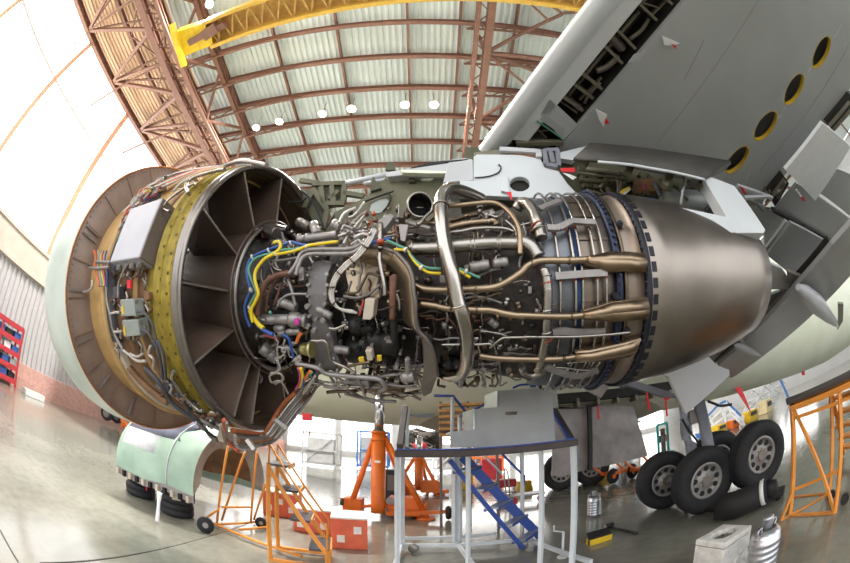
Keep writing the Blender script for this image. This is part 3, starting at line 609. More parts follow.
for c in (cA, cB, cC, cD): wheel(g, c, aw, .525, .42)
b = MB(); p = mid+Vector((0, .15, 1.0)); b.tube([p, p+Vector((.1, .3, 1.6))], .1, 18); b.build('shock_strut', 'chrome', g)
b = MB(); q = lambda k, t, *pts: [PD(x, y, t) for x, y in [z[:2] for z in Z(k, *pts)]]
P = smooth_path(q('g', tA+.5, (690, 215), (735, 225), (765, 300), (770, 400), (790, 470), (800, 530))); b.tube(P, [.04, .06, .08, .09, .07, .08], 12)
P = q('g', tA+.45, (745, 290), (780, 310), (745, 350), (790, 360), (800, 420), (760, 440), (830, 480), (790, 510))
for i in range(len(P)-1): b.bar(P[i], P[i+1], .07, .06)
b.build('side_stay', 'strut_grey', g)
b = MB(); b.tube(smooth_path(q('g', tA+.3, (890, 245), (930, 260), (960, 270), (1020, 262))), .022, 8); b.tube(smooth_path(q('g', tA+.4, (755, 340), (790, 400), (830, 450), (850, 480))), .018, 8); b.build('brake_hose', 'seal_black', g)
b = MB(); b.plate(q('g', tA+.5, (795, 300), (850, 275), (850, 355), (800, 375)), (0, .12, 0)); b.build('gear_bracket', 'stained_grey', g)
b = MB(); b.plate([PD(x, y, t) for (x, y), t in zip([(619, 375), (670, 374), (649, 367), (700, 345), (702, 350)], [5]*5)][:3], (0, .01, 0)); 
b = MB(); P = [PD(x, y, 5.2) for x, y in [z[:2] for z in Z('m', (102, 345), (275, 268), (286, 276), (345, 340), (384, 350), (386, 370), (232, 507), (172, 378))]]
b.plate(P, Vector((.05, .12, .02))); b.build('gear_door', 'panel_grey', air, bevel=.01)
b = MB()
for p, q_ in (((300, 95), (690, 218)), ((440, 150), (560, 92)), ((430, 140), (455, 160))): b.bar(PD(*Z('g', p)[0][:2], 5.6), PD(*Z('g', q_)[0][:2], 5.8), .13, .1)
b.build('door_strut', 'strut_grey', air)
b = MB()
for p, q_ in (((50, 165), (220, 130)), ((65, 165), (75, 280))): b.bar(PD(*Z('g', p)[0][:2], 7), PD(*Z('g', q_)[0][:2], 7), .16, .06)
b.build('door_arm', 'box_grey', air)
b = MB(); b.plate([PD(*Z('g', p)[0][:2], 7) for p in ((215, 145), (300, 110), (370, 165), (325, 228), (235, 180))], (0, .05, 0)); b.build('small_door', 'stained_grey', air, bevel=.01)
# hanging belly doors and the gear beyond them
def gd(name, m, pts, y, th=.06): b = MB(); b.plate([PY(p[0], p[1], y) for p in pts], (0, th, 0)); return b.build(name, m, air, bevel=.012)
gd('belly_door', 'stained_grey', [(553, 409), (588, 408), (591, 468), (562, 477), (552, 476)], 8.5); gd('belly_door', 'stained_grey', [(592, 407), (631, 400), (637, 418), (648, 456), (596, 468), (590, 467)], 8.4)
b = MB(); b.bar(PY(589, 405, 8.35), PY(590, 470, 8.35), .1, .1); b.build('door_seal', 'black_part', air)
gd('well_side', 'dark_cavity', [(540, 384), (655, 374), (642, 398), (632, 402), (588, 409), (552, 410)], 8.55, .25)
for i in range(5):
    x = 556+i*19; b = MB(); b.bar(PY(x, 386, 8.5), PY(x+1, 407, 8.5), .09, .08); b.build('well_rib', 'rib_olive', air)
b = MB(); b.bar(PY(556, 392, 8.47), PY(630, 386, 8.47), .06, .1); b.bar(PY(556, 400, 8.47), PY(632, 394, 8.47), .06, .08); b.build('well_rail', 'rib_olive', air)
g2c = PZ(591, 467, .58); g2d = PZ(561, 472, .58)
b = MB(); b.tube([g2c+Vector((-.5, .5, 0)), g2c+Vector((-.5, .5, 2.2))], .16, 14); b.tube([g2c+Vector((0, .45, 0)), g2d+Vector((0, .45, 0))], .11, 12); g2 = b.build('main_gear', 'strut_grey', air)
for c in (g2c, g2d, g2c-aw*.9, g2d-aw*.9): wheel(g2, c, aw, .58, .43)
n1, n2 = PD(107, 413, 21), PD(117, 416, 21.3); nx = Vector((.99, -.1, 0))
b = MB(); b.tube([(n1+n2)/2, (n1+n2)/2+Vector((.2, -.2, 2.5))], .1, 12); b.tube([n1, n2], .07, 10); g3 = b.build('nose_gear', 'strut_grey', air)
for c in (n1, n2): wheel(g3, c, (.35, -.93, 0), .42, .3)
# red streamers and paper tags tied to the wing and pylon: each a thing of its own
def streamer(name, label, cat, m, P, th, m2=None, P2=None):
    b = MB(); b.plate(P, th); o = b.build(name, m)
    tag(o, label, cat, 'streamers and tags on the aircraft')
    if P2: c = MB(); c.plate(P2, th); c.build('ribbon_tip', m2, o)
    return o
def WT(k, pts, z0): return WZ(k, pts, z0)
streamer('warning_tag', 'white paper tag with red tip under the wing, beside the open leading edge bays', 'tag', 'tag_white', WT('w', [(360, 410), (402, 432), (390, 478), (372, 450)], 4.2), (.0, .0, .01), 'red', WT('w', [(398, 445), (412, 464), (394, 466)], 4.19))
streamer('warning_tag', 'white paper tag with red tip farther out along the wing, near the picture top', 'tag', 'tag_white', WT('w', [(610, 135), (675, 163), (645, 172), (618, 170)], 4.2), (0, 0, .01), 'red', WT('w', [(645, 166), (662, 172), (660, 186)], 4.19))
streamer('warning_streamer', 'red streamer hanging from the white pylon panel beside its round port', 'streamer', 'red', PEZ('f', .36, (165, 290), (182, 290), (185, 320), (176, 308)), -EW*.006)
streamer('warning_streamer', 'red ribbon lying on the pylon shoulder at the front corner of the open bay', 'streamer', 'red', PEZ('f', .34, (355, 206), (408, 204), (406, 220), (362, 218)), -EW*.006)
streamer('warning_streamer', 'white ribbon dangling below the red one at the pylon bay corner', 'streamer', 'tag_white', PEZ('f', .36, (365, 222), (390, 228), (414, 238), (400, 246)), -EW*.006)
streamer('warning_streamer', 'red streamer hanging over the right belly door at its top left corner', 'streamer', 'red', [PY(x, y, 8.2) for x, y in [z[:2] for z in Z('g', (302, 270), (310, 270), (318, 340), (306, 342))]], (0, .01, 0))
streamer('warning_streamer', 'long red streamer hanging from the middle of the grey door strut', 'streamer', 'red', [PD(x, y, 5.5) for x, y in [z[:2] for z in Z('g', (564, 195), (572, 195), (586, 270), (586, 295), (576, 290))]], (0, .01, 0))
streamer('warning_streamer', 'red streamer hanging from the far end of the grey door strut by the gear stay', 'streamer', 'red', [PD(x, y, 5.5) for x, y in [z[:2] for z in Z('g', (655, 225), (700, 228), (672, 240), (680, 325), (672, 325), (664, 240))]], (0, .01, 0))
streamer('warning_streamer', 'red streamer tied in the flap linkage behind the white pylon fairing', 'streamer', 'red', WT('r', [(150, 362), (160, 366), (176, 390), (166, 392)], 3.8), (0, 0, .01))
streamer('warning_streamer', 'small red tipped streamer below the white droop panel', 'streamer', 'tag_white', WT('r', [(358, 375), (364, 372), (384, 400), (378, 402)], 3.6), (0, 0, .008), 'red', WT('r', [(378, 402), (388, 402), (396, 416), (386, 418)], 3.6))
streamer('warning_streamer', 'red pennant hanging from the pale belly above the white scaffold', 'streamer', 'red', [PY(x, y, 8.0) for x, y in ((735, 388), (741, 387), (751, 412), (748, 408))], (0, .02, 0))
streamer('warning_streamer', 'small red streamer under the pale tail, above the orange stand', 'streamer', 'red', [PY(x, y, 8.0) for x, y in ((802, 364), (804, 364), (805, 375), (802, 375))], (0, .02, 0))
# ================================================================ THE ENGINE
eng = thing('jet_engine', 'stripped turbofan engine with fan case, pipes and steel nozzle hanging under the wing', 'engine', (0, 2.5, 1.7))
def emb(name, m, prof, n=96, a0=0, a1=360, smooth=True, par=None, solid=0):
    b = MB(); b.eng(prof, n, a0, a1, smooth); return b.build(name, m, par or eng, solid=solid)
def ring(b, s, r, k, n=96, m=8): b.eng([(s+k*math.cos(2*math.pi*i/m), r+k*math.sin(2*math.pi*i/m)) for i in range(m+1)], n)
def epath(pts, rdef):                       # pixel trace on the shell of radius r -> points
    return [E(p[0], p[1], p[2] if len(p) > 2 else rdef) for p in pts]
def pipe(name, m, rpx, rdef, pts, n=10, sm=6, taper=None, par=None):
    P = epath(pts, rdef); d = (P[len(P)//2]-CAMP).length; k = d/375; P = smooth_path(P, sm)
    if taper: r = [k*(taper[0]+(taper[-1]-taper[0])*i/(len(P)-1)) if len(taper) == 2 else k*taper[min(len(taper)-1, int(i*len(taper)/len(P)))] for i in range(len(P))]
    else: r = rpx*k
    b = MB(); b.tube(P, r, n); return b.build(name, m, par or eng)
def clamp(p, q, rpx, rdef, m='steel', name='clamp', w=1.6):   # a band round a pipe at pixel p, the pipe running towards q
    a, c = epath([p, q], rdef); d = (c-a).normalized(); k = (a-CAMP).length/375
    b = MB(); b.cyl(a-d*w*k/2, a+d*w*k/2, rpx*k, n=14); return b.build(name, m, eng)
def epl(name, m, r, pts, depth, par=None, bevel=.004, k=None):     # a plate facing out at radius r, depth towards the axis
    P = epath(Z(k, *pts) if k else pts, r); c = sum(P, Vector())/len(P); q = c-EO; q = q-EU*q.dot(EU); b = MB(); b.plate(P, -q.normalized()*depth); return b.build(name, m, par or eng, bevel=bevel)
# --- inlet cowl, its rear bulkhead
b = MB(); vs = []; pr = [(-1.5, 1.49), (-1.65, 1.495), (-1.9, 1.495), (-2.1, 1.48), (-2.28, 1.45), (-2.38, 1.4), (-2.45, 1.32), (-2.42, 1.25), (-2.27, 1.19), (-1.9, 1.15), (-1.5, 1.14)]
for s, r in pr:
    k = min(1, (-1.5-s)/.5); vs += [EP(s, a*3.75, r)-EV*(.03*k)+EW*(.07*k) for a in range(96)]
b.add(vs, [(i*96+j, i*96+(j+1) % 96, (i+1)*96+(j+1) % 96, (i+1)*96+j) for i in range(len(pr)-1) for j in range(96)], True); b.build('inlet_cowl', 'lip_green', eng)
b = MB(); b.eng([(-1.53, 1.14), (-1.53, 1.482), (-1.505, 1.482), (-1.505, 1.14)]); b.cur = 1
for i in range(150):
    a = i*2.4; p = EP(-1.51, a, 1.445); b.cyl(p-EU*.004, p+EU*.011, .006, n=6)
bh = b.build('inlet_bulkhead', ['bulkhead', 'case_brown'], eng)
for i in range(26):
    a = i*360/26+4; b = MB(); b.bar(EP(-1.498, a, 1.22), EP(-1.498, a, 1.455), .012, .012, up=EU); b.build('bulkhead_seam', 'bulkhead', bh)
for a in (88, 91, 112, 131, 150, 168): b = MB(); b.bar(EP(-1.485, a, 1.25), EP(-1.485, a, 1.44), .02, .02, up=EU); b.build('bulkhead_stiffener', 'cast_grey', bh)
b = MB(); ring(b, -1.505, 1.488, .008); b.build('cowl_edge', 'copper_edge', eng)
# --- fan case
emb('fan_case', ['case_tan'], [(-1.52, 1.19), (-1.2, 1.2), (-1.05, 1.19), (-.9, 1.175), (-.36, 1.165), (-.3, 1.15), (-.3, 1.12)])
emb('case_flange', 'case_tan', [(-1.13, 1.19), (-1.13, 1.265), (-1.09, 1.275), (-1.06, 1.265), (-1.06, 1.19)])
emb('seal_band', 'band_slate', [(-1.055, 1.2), (-1.055, 1.245), (-.93, 1.235), (-.93, 1.18)], a0=62, a1=132)
emb('seal_band', 'band_beige', [(-1.05, 1.2), (-1.05, 1.24), (-.97, 1.235), (-.97, 1.18)], a0=132, a1=190)
emb('wear_band', 'case_brown', [(-.93, 1.18), (-.93, 1.2), (-.66, 1.195), (-.66, 1.17)], a0=88, a1=190)
def flange(name, s0, s1, r0, r1, nh, hr=.012, ph=0):
    b = MB(); b.eng([(s0, r0), (s0, r1), (s0+.012, r1), (s0+.016, r1-.022), (s1-.016, r1-.03), (s1-.012, r1-.008), (s1, r1-.008), (s1, r0)]); b.cur = 1
    for i in range(nh):
        a = i*360/nh+ph; sm = (s0+s1)/2+(.02 if i % 2 else -.016); p = EP(sm, a, r1-.026); o = (EP(sm, a, 2)-p).normalized(); b.cyl(p-o*.01, p+o*.005, hr, n=8)
    b.cur = 2
    for i in range(nh*2):
        a = i*180/nh+ph; p = EP(s1, a, r1-.02); b.cyl(p-EU*.002, p+EU*.005, .007, n=6)
    return b.build(name, ['chromate', 'chromate_dark', 'gold'], eng)
flange('fan_flange', -.27, -.16, 1.15, 1.235, 96); flange('fan_flange', -.165, -.065, 1.155, 1.225, 110, ph=2)
emb('flange_band', 'chromate', [(-.4, 1.16), (-.4, 1.2), (-.34, 1.205), (-.27, 1.2)]); emb('wear_band', 'case_brown', [(-.56, 1.165), (-.56, 1.185), (-.45, 1.185), (-.45, 1.165)])
emb('exit_rim', 'rim_ring', [(-.075, 1.16), (-.075, 1.215), (-.05, 1.222), (-.03, 1.205), (-.012, 1.195), (0, 1.212), (.02, 1.208), (.026, 1.19), (.015, 1.175), (-.02, 1.165), (-.1, 1.15)])
# --- fan duct: liner, hub, struts, outlet vanes
emb('duct_liner', 'duct_dark', [(-.02, 1.163), (-.3, 1.145), (-.75, 1.12), (-1.52, 1.12)])
emb('hub_liner', 'duct_dark', [(.06, .62), (-.2, .6), (-.8, .58), (-1.0, .5), (-1.2, .3), (-1.32, .02)])
b = MB(); ring(b, .06, .632, .022); b.build('hub_rim', 'rim_ring', eng)
b = MB(); ring(b, .05, .675, .008); b.build('hub_bead', 'vane', eng)
for i in range(40):
    a = i*9; b = MB(); tw = 3.2
    b.plate([EP(-.95, a-tw, .6), EP(-.7, a+1, .6), EP(-.7, a+1, 1.12), EP(-.95, a-tw, 1.12)], (EP(0, a+90, 1)-EO)*.014); b.build('fan_blade', 'vane', eng)
sang = [ang(ES(x, y, .0)) for x, y in ((247, 176), (205, 207), (283, 183), (180, 280), (196, 362), (236, 412))]
print('strut angles', [round(a) for a in sang])
sang += [180, 210, 240, 270, 300, 330]
for i, a in enumerate(sang):
    b = MB(); w = (EP(0, a+90, 1)-EO)*.02
    b.plate([EP(-.02, a, .62), EP(-.02, a, 1.165), EP(-.6, a-6, 1.13), EP(-.6, a-6, .6)], w); st = b.build('outlet_strut', 'duct_dark', eng, bevel=.004)
    b = MB(); b.bar(EP(-.015, a, .63)+w*.5, EP(-.015, a, 1.16)+w*.5, .013, .009, up=EU); b.build('strut_edge', 'vane_edge', st)
    if i < 6:
        b = MB(); m_ = EP(-.3, a-3, .9); b.box(EP(-.25, a-2.5, .68)+w, (.12, .02, .05), ax=(EU, w.normalized(), EU.cross(w.normalized()))); b.build('strut_cover', 'vane', st)
# --- core, turbine case, nozzle
emb('core_case', 'core_dark', [(.02, .6), (.1, .5), (.25, .46), (.6, .52), (1.0, .55), (1.75, .56), (1.95, .62), (2.17, .66)])
tcs = [sax(E(x, 245, .72)) for x in (545, 556, 571, 578, 592, 601, 609, 616, 626, 645, 652)]
print('turbine s', [round(t, 2) for t in tcs])
def tcase(s): return .70 if s < 2 else .70+.02*(s-2)
t0 = tcs[0]-.32
emb('turbine_case', 'case_blue', [(tcs[0]-.03, .5), (tcs[0]-.03, .69), (tcs[0], .695), (tcs[1], .70)]); emb('turbine_case', 'case_blue', [(tcs[1], .70), (tcs[2], .705)])
emb('cooling_strip', 'strip_blue', [(tcs[2], .712), (tcs[3]+.005, .712), (tcs[3]+.005, .70)]); emb('turbine_case', 'case_bronze', [(tcs[3], .706), (tcs[6], .712), (tcs[6]+.02, .70)])
for i in range(9):
    a = 30+i*15
    b = MB(); b.bar(EP(tcs[3]+.02, a, .713), EP(tcs[6], a, .716), .006, .006, up=EP(0, a, 1)-EO); b.build('case_seam', 'bronze_dark', eng)
sf = tcs[6]+.015
b = MB(); b.eng([(sf, .70), (sf, .742), (sf+.036, .746), (sf+.036, .70)]); 
for i in range(96):
    a = i*3.75; p = EP(sf+.018, a, .748); o = (EP(sf, a, 2)-EP(sf, a, 1)); b.cyl(p-o*.01, p+o*.014, .012, n=6)
b.build('turbine_flange', 'flange_blue', eng)
b = MB(); b.eng([(sf+.055, .70), (sf+.055, .735), (sf+.075, .735), (sf+.08, .70)]); b.build('flange_lip', 'bronze_dark', eng)
emb('rear_frame', 'case_bronze', [(sf+.07, .715), (sf+.2, .72), (2.78, .73)])
for x, y in ((608, 222), (619, 226), (626, 330), (615, 296)): 
    p = E(x, y, .722); o = (p-EO-EU*sax(p)).normalized(); b = MB(); b.cyl(p-o*.01, p+o*.03, .022, n=12); b.cyl(p, p+o*.04, .012, n=8); b.build('probe_boss', 'flange_dark', eng)
b = MB(); b.eng([(2.79, .70), (2.79, .748), (2.825, .754), (2.83, .70)])
for i in range(90):
    a = i*4; p = EP(2.79, a, .742); b.cyl(p-EU*.015, p+EU*.02, .008, n=6)
b.build('nozzle_flange', 'flange_dark', eng)
nzp = ([(2.81, .705), (2.83, .742), (3.0, .733), (3.3, .705), (3.6, .657), (3.9, .598), (4.15, .54), (4.375, .478), (4.38, .466), (4.1, .53), (3.4, .62)])
b = MB(); b.eng(nzp, 128)
for i, v in enumerate(b.v):                                # the rim is cut slightly aslant, longer at the top
    v = Vector(v); s = sax(v)
    if s > 2.9: b.v[i] = tuple(v+EU*(.06*math.cos(R(ang(v)))*(s-2.9)/1.47))
b.build('exhaust_nozzle', 'nozzle_steel', eng)
for i in range(48):
    a = i*7.5; b = MB(); o = (EP(0, a, 1)-EO); t = EU.cross(o); b.box(EP(2.853, a, .742), (.034, .06, .012), ax=(EU, t, o)); b.build('nozzle_clip', 'flange_dark', eng)
emb('exhaust_plug', 'bronze_dark', [(3.4, .4), (4.2, .28), (4.7, .08), (4.75, .01)])
# cooling rings round the turbine case, their headers and orange sleeves
for i, k in enumerate((1, 2, 3, 4, 5)):
    s = tcs[k]+(.0 if k > 1 else 0); b = MB(); ring(b, s, .735, .0095, 120, 8); b.build('cooling_ring', 'steel', eng)
for i, (k, pts, rr) in enumerate((('5', [(140, 245), (200, 245), (262, 214), (320, 216), (385, 218)], .77), ('5', [(180, 492), (240, 488), (340, 480), (445, 474)], .77), ('6', [(170, 272), (215, 260), (280, 268), (350, 268), (435, 266)], .77), ('5', [(100, 150), (140, 132), (205, 106)], .76), ('6', [(130, 440), (200, 470), (300, 492), (400, 460)], .77))):
    P = epath(Z(int(k), *pts), rr); b = MB(); P = smooth_path(P, 5)
    for j in range(len(P)-1): b.bar(P[j], P[j+1], .04, .022, up=P[j]-EO-EU*sax(P[j]))
    h = b.build('cooling_header', 'cast_grey', eng)
for k, pts in ((5, [(172, 268), (235, 250), (275, 238), (340, 232), (378, 228), (212, 515), (280, 512), (325, 508), (395, 505), (438, 500), (60, 262)]), (6, [(212, 5)])):
    for x, y in pts:
        p, q = Z(k, (x, y), (x+3, y+14)); clamp(p, q, 1.9, .742, 'clamp_orange', 'orange_sleeve', 1.7)
# lattice of drain lines under the turbine
for i, pts in enumerate((((135, 440), (180, 465), (260, 485), (360, 490)), ((240, 425), (300, 420), (370, 415)), ((180, 430), (150, 460)), ((270, 420), (255, 450)), ((340, 418), (325, 445)), ((380, 415), (360, 450)), ((250, 455), (210, 490)), ((300, 462), (270, 495)), ((360, 460), (330, 490)), ((410, 420), (380, 460)), ((100, 430), (150, 445), (230, 450), (300, 460), (380, 462)))):
    pipe('drain_line', 'steel', 1.0, .76, Z(6, *pts), 8)
# --- the three hot air ducts with flattened scoops, and the slim one
def scoop(m, k, top, bot, r0):
    n = len(top); A = [E(*p[:2], r) for p, r in zip(Z(k, *top), r0)]; B_ = [E(*p[:2], r) for p, r in zip(Z(k, *bot), r0)]; C = [(a+c)/2+((a+c)/2-EO-EU*sax((a+c)/2)).normalized()*.03 for a, c in zip(A, B_)]
    inn = lambda p: p-(p-EO-EU*sax(p)).normalized()*.06
    b = MB(); b.sheet(A, C); b.sheet(C, B_); b.sheet(B_, [inn(p) for p in B_]); b.sheet([inn(p) for p in A], A); b.sheet([inn(p) for p in B_], [inn(p) for p in A]); return b.build('duct_scoop', m, eng, solid=.004)
pipe('hot_air_duct', 'bronze', 4, .78, [(414, 285), (424, 289), (444, 290), (470, 289), (490, 288), (503, 284)]+Z(5, (0, 478), (35, 442), (80, 420), (130, 412), (250, 412), (350, 408)), 16, 8)
scoop('bronze', 5, [(345, 392), (400, 380), (460, 366), (560, 368), (640, 378)], [(345, 428), (400, 446), (450, 465), (560, 462), (645, 468)], [.79, .79, .79, .785, .78])
pipe('hot_air_duct', 'bronze', 3.7, .78, Z(4, (205, 122), (280, 132), (350, 146), (480, 153), (570, 156), (650, 174), (740, 186))+Z(6, (0, 181), (110, 186), (250, 187), (330, 180)), 16, 8)
scoop('bronze', 6, [(325, 160), (400, 140), (470, 115), (560, 105), (655, 92)], [(325, 200), (400, 208), (480, 212), (560, 208), (655, 200)], [.79, .79, .79, .785, .78])
pipe('hot_air_duct', 'bronze', 3.4, .77, Z(4, (505, 388), (600, 400), (740, 406))+Z(6, (0, 405), (110, 406), (220, 402), (290, 392)), 14, 8)
scoop('bronze', 6, [(285, 375), (360, 370), (450, 350), (540, 330), (620, 302)], [(285, 412), (360, 418), (430, 415), (510, 405), (560, 395)], [.78, .785, .785, .78, .775])
for p in ((250, 390, 5, (262, 390)),): pass
for k, x, y in ((5, 250, 412), (5, 60, 432), (6, 262, 187), (6, 225, 401), (4, 490, 50), (4, 495, 153)): 
    p, q = Z(k, (x, y), (x+12, y)); clamp(p, q, 4.6, .78, 'bronze_dark', 'duct_clamp', 2)
pipe('slim_duct', 'steel', 1.5, .80, Z(4, (310, 332), (400, 330), (500, 330), (565, 328))+Z(4, (566, 345), (620, 302), (660, 295), (810, 292))+Z(6, (20, 292), (200, 292), (300, 290), (450, 280), (565, 268)), 8)
pipe('thin_line', 'bronze_dark', 1.2, .72, Z(4, (460, 112), (540, 90), (620, 62)), 8); pipe('thin_line', 'steel', 1.0, .72, Z(4, (200, 112), (260, 122), (350, 140)), 8)
# --- big steel ducts in the middle
pipe('bleed_duct', 'steel_bright', 8.4, .88, Z(3, (520, 150, .75), (450, 118, .82), (390, 100, .88), (345, 102, .92), (318, 140, .92), (312, 200, .92), (316, 270, .92), (325, 350, .92), (345, 440, .92), (372, 545, .92))+Z(4, (395, 100, .92), (415, 160, .92), (435, 230, .9), (445, 300, .88), (446, 370, .86), (440, 430, .84), (415, 478, .82), (370, 492, .8), (325, 478, .76), (295, 455, .7)), 24, 7)
p, q = Z(4, (405, 135), (412, 160)); clamp(p, q, 10, .92, 'steel', 'duct_joint', 2.2); p, q = Z(4, (407, 146), (414, 171)); clamp(p, q, 9.8, .92, 'bronze', 'duct_joint', 1.2); p, q = Z(3, (312, 185), (313, 230)); clamp(p, q, 9, .92, 'steel_bright', 'duct_joint', 1.2)
pipe('transfer_duct', 'steel', 7.2, .74, Z(3, (150, 405), (280, 400), (400, 388), (560, 376), (700, 376), (765, 382)), 22, 6)
for x, w_ in ((168, 2), (465, 1.6), (484, 1.6), (600, 1.5), (612, 1.5), (700, 2)):
    p, q = Z(3, (x, 400-(x-150)*.04), (x+20, 399-(x-150)*.04)); clamp(p, q, 8.3, .74, 'steel', 'duct_joint', w_)
pipe('elbow_duct', 'steel', 8.5, .76, Z(5, (-10, 320), (25, 325), (65, 350), (95, 395)), 22, 6)
pipe('elbow_duct', 'steel', 6.6, .76, Z(3, (700, 200, .7), (725, 170, .74), (755, 175, .77), (785, 215, .77), (802, 262, .77))+Z(5, (98, 250, .76), (110, 300, .76)), 20, 6)
p, q = Z(5, (88, 232), (100, 252)); clamp(p, q, 7.4, .77, 'clamp_orange', 'orange_sleeve', 1.0); p, q = Z(5, (94, 255), (104, 275)); clamp(p, q, 8, .765, 'steel', 'duct_joint', 2)
pipe('feed_pipe', 'steel', 5.6, .76, Z(5, (118, 455), (132, 500), (138, 555))+Z(6, (140, 60), (138, 150), (134, 220), (130, 290), (118, 360), (102, 430), (90, 460)), 20, 6)
for k, y in ((5, 525), (6, 16), (6, 303)): p, q = Z(k, (136 if y < 400 else 134, y), (138, y+14)); clamp(p, q, 6.4, .76, 'clamp_orange', 'orange_sleeve', .9)
for k, y in ((5, 490), (6, 155), (6, 265)): p, q = Z(k, (134, y), (136, y+14)); clamp(p, q, 6.7, .76, 'steel', 'duct_joint', 2.5)
pipe('feed_pipe', 'steel', 4, .74, Z(6, (90, 440), (110, 470), (60, 490), (20, 470), (10, 440)), 14)
for nm, m, rp, rr, pts in (('bleed_pipe', 'bronze', 2.7, .80, [(335, 184), (400, 180), (480, 172), (550, 166), (600, 172), (645, 200), (685, 245), (712, 300), (718, 370), (716, 435)]),
                           ('bleed_pipe', 'bronze', 3.6, .72, [(330, 300), (400, 282), (460, 272), (540, 264), (585, 262), (600, 285)]), ('bleed_pipe', 'steel', 1.8, .74, [(340, 322), (420, 312), (480, 300), (560, 296), (640, 300), (690, 316)]),
                           ('bleed_pipe', 'steel', 2.2, .76, [(270, 205), (235, 235), (205, 270), (190, 280)]), ('bleed_pipe', 'cast_grey', 2.2, .74, [(40, 262), (90, 265), (140, 270), (200, 285), (260, 300)]), ('bleed_pipe', 'steel', 1.6, .74, [(640, 210), (600, 240), (560, 230), (540, 250)]),
                           ('bleed_pipe', 'steel', 1.6, .75, [(640, 255), (690, 300), (700, 340)]), ('bleed_pipe', 'steel', 1.2, .76, [(690, 290), (750, 275), (800, 262)]), ('bleed_pipe', 'bronze_dark', 3.0, .66, [(360, 260), (430, 240), (500, 225)])):
    pipe(nm, m, rp, rr, Z(3, *pts), 12)
for x, y in ((540, 167), (640, 198), (462, 272), (560, 264), (285, 186)): p, q = Z(3, (x, y), (x+16, y+2)); clamp(p, q, 4.0, .78 if y < 200 else .72, 'steel', 'duct_clamp', 1.8)
# open port facing out, with lip and dark inside
c = E(*Z(3, (204, 180))[0], .80); ax = (CAMP-c).normalized(); ax = (ax+EU*.15+EV*.25).normalized(); k = (c-CAMP).length/375
b = MB(); b.lathe([(-.16, 11.5*k), (-.02, 12*k), (0, 14.5*k), (.02, 14.6*k), (.025, 12.6*k), (0, 11.8*k), (-.15, 11*k)], c, ax, EV, 40); po = b.build('intake_port', 'steel', eng)
b = MB(); b.lathe([(-.13, 11.3*k), (-.13, .001)], c, ax, EV, 30); b.build('port_inside', 'seal_black', po)
b = MB(); b.tube([c+ax.cross(EV)*-.035-ax*.04, c+ax.cross(EV)*.03-ax*.05-EV*.01], .004, 6); b.build('port_vane', 'steel', po)
# --- heat shield, firewall edge and drooping leaf
edge = [(345, 252, .7), (362, 247, .76), (378, 247, .8), (395, 252, .82)]+[p for p in Z(3, (80, 420, .84), (135, 480, .86), (165, 545, .86))]+[p for p in Z(4, (172, 60, .86), (182, 120, .86), (184, 200, .86), (200, 262, .86), (235, 300, .86), (262, 345, .86), (282, 420, .86), (292, 490, .84))]
P = smooth_path(epath(edge, .84), 4); inn = [p-(p-EO-EU*sax(p)).normalized()*.26-EU*.13-Vector((0, 0, .03)) for p in P]
b = MB(); b.sheet(P, inn); sh = b.build('heat_shield', 'shield', eng, solid=.008)
b = MB(); b.tube(P, .013, 8); b.build('shield_edge', 'shield_dark', sh)
b = MB(); P2 = epath(Z(4, (214, 285, .84), (236, 270, .86), (262, 330, .86), (288, 420, .86), (290, 500, .85), (262, 580, .82), (222, 600, .82), (205, 560, .82), (222, 470, .83), (222, 380, .83)), .84)
b.plate(P2, -(P2[3]-EO-EU*sax(P2[3])).normalized()*.03); b.build('shield_leaf', 'shield_dark', sh, bevel=.006)
epl('shield_panel', 'shield', .62, [(545, 215), (640, 195), (730, 235), (740, 330), (720, 450), (620, 450), (560, 420), (540, 330)], .02, k=1)
# --- accessory gearbox and its units (front of the core)
gp = [(372, 268), (400, 262), (470, 276), (452, 320), (442, 360), (446, 440), (432, 500), (426, 560)]
gpl = Z(1, *gp)+Z(2, (425, 60), (445, 120), (472, 185), (485, 260), (528, 345), (500, 378), (440, 378), (392, 330), (372, 250), (360, 180), (372, 110), (350, 60), (352, 10))+Z(1, (352, 480), (345, 420), (352, 340))
epl('gearbox_cover', 'gear_plate', .73, gpl, .07)
for x, y in ((360, 300), (350, 335), (352, 385), (350, 440), (345, 500), (448, 330), (450, 385), (440, 430), (436, 480)):
    p = E(*Z(1, (x, y))[0], .735); o = (p-EO-EU*sax(p)).normalized(); b = MB(); b.cyl(p-o*.04, p+o*.016, .011, n=8); b.build('cover_bolt', 'cast_grey', eng)
for x, y in ((352, 30), (362, 80), (395, 95), (352, 130), (385, 150), (430, 100), (458, 175), (480, 300), (410, 330), (500, 355)):
    p = E(*Z(2, (x, y))[0], .735); o = (p-EO-EU*sax(p)).normalized(); b = MB(); b.cyl(p-o*.04, p+o*.03, .010+.006*(x % 3 == 1), n=8); b.build('cover_bolt', 'cast_grey', eng)
def unit(name, m, k, p, q, rp, R_, prof=None, mk=None):
    a, c = epath(Z(k, p, q), R_); kk = (a-CAMP).length/375; b = MB(); d = c-a; prof = prof or [(0, .8), (.06, 1), (.45, 1), (.5, .88), (.55, 1), (.94, 1), (1, .8)]
    b.tube([a+d*t for t, _ in prof], [r*rp*kk for _, r in prof], 18); return b.build(name, m, eng)
unit('fuel_pump', 'cast_grey', 2, (110, 100), (262, 98), 5.2, .74); unit('fuel_control', 'cast_grey', 2, (258, 100), (345, 108), 8.4, .74, [(0, .9), (.1, 1), (.5, 1), (.55, .75), (.8, .75), (.85, .95), (1, .8)])
unit('fuel_control', 'cast_grey', 2, (205, 130), (215, 180), 5, .76); unit('fuel_filter', 'cast_grey', 2, (180, 145), (240, 150), 4.6, .73); unit('oil_filter', 'cast_grey', 2, (240, 165), (310, 160), 3.6, .75)
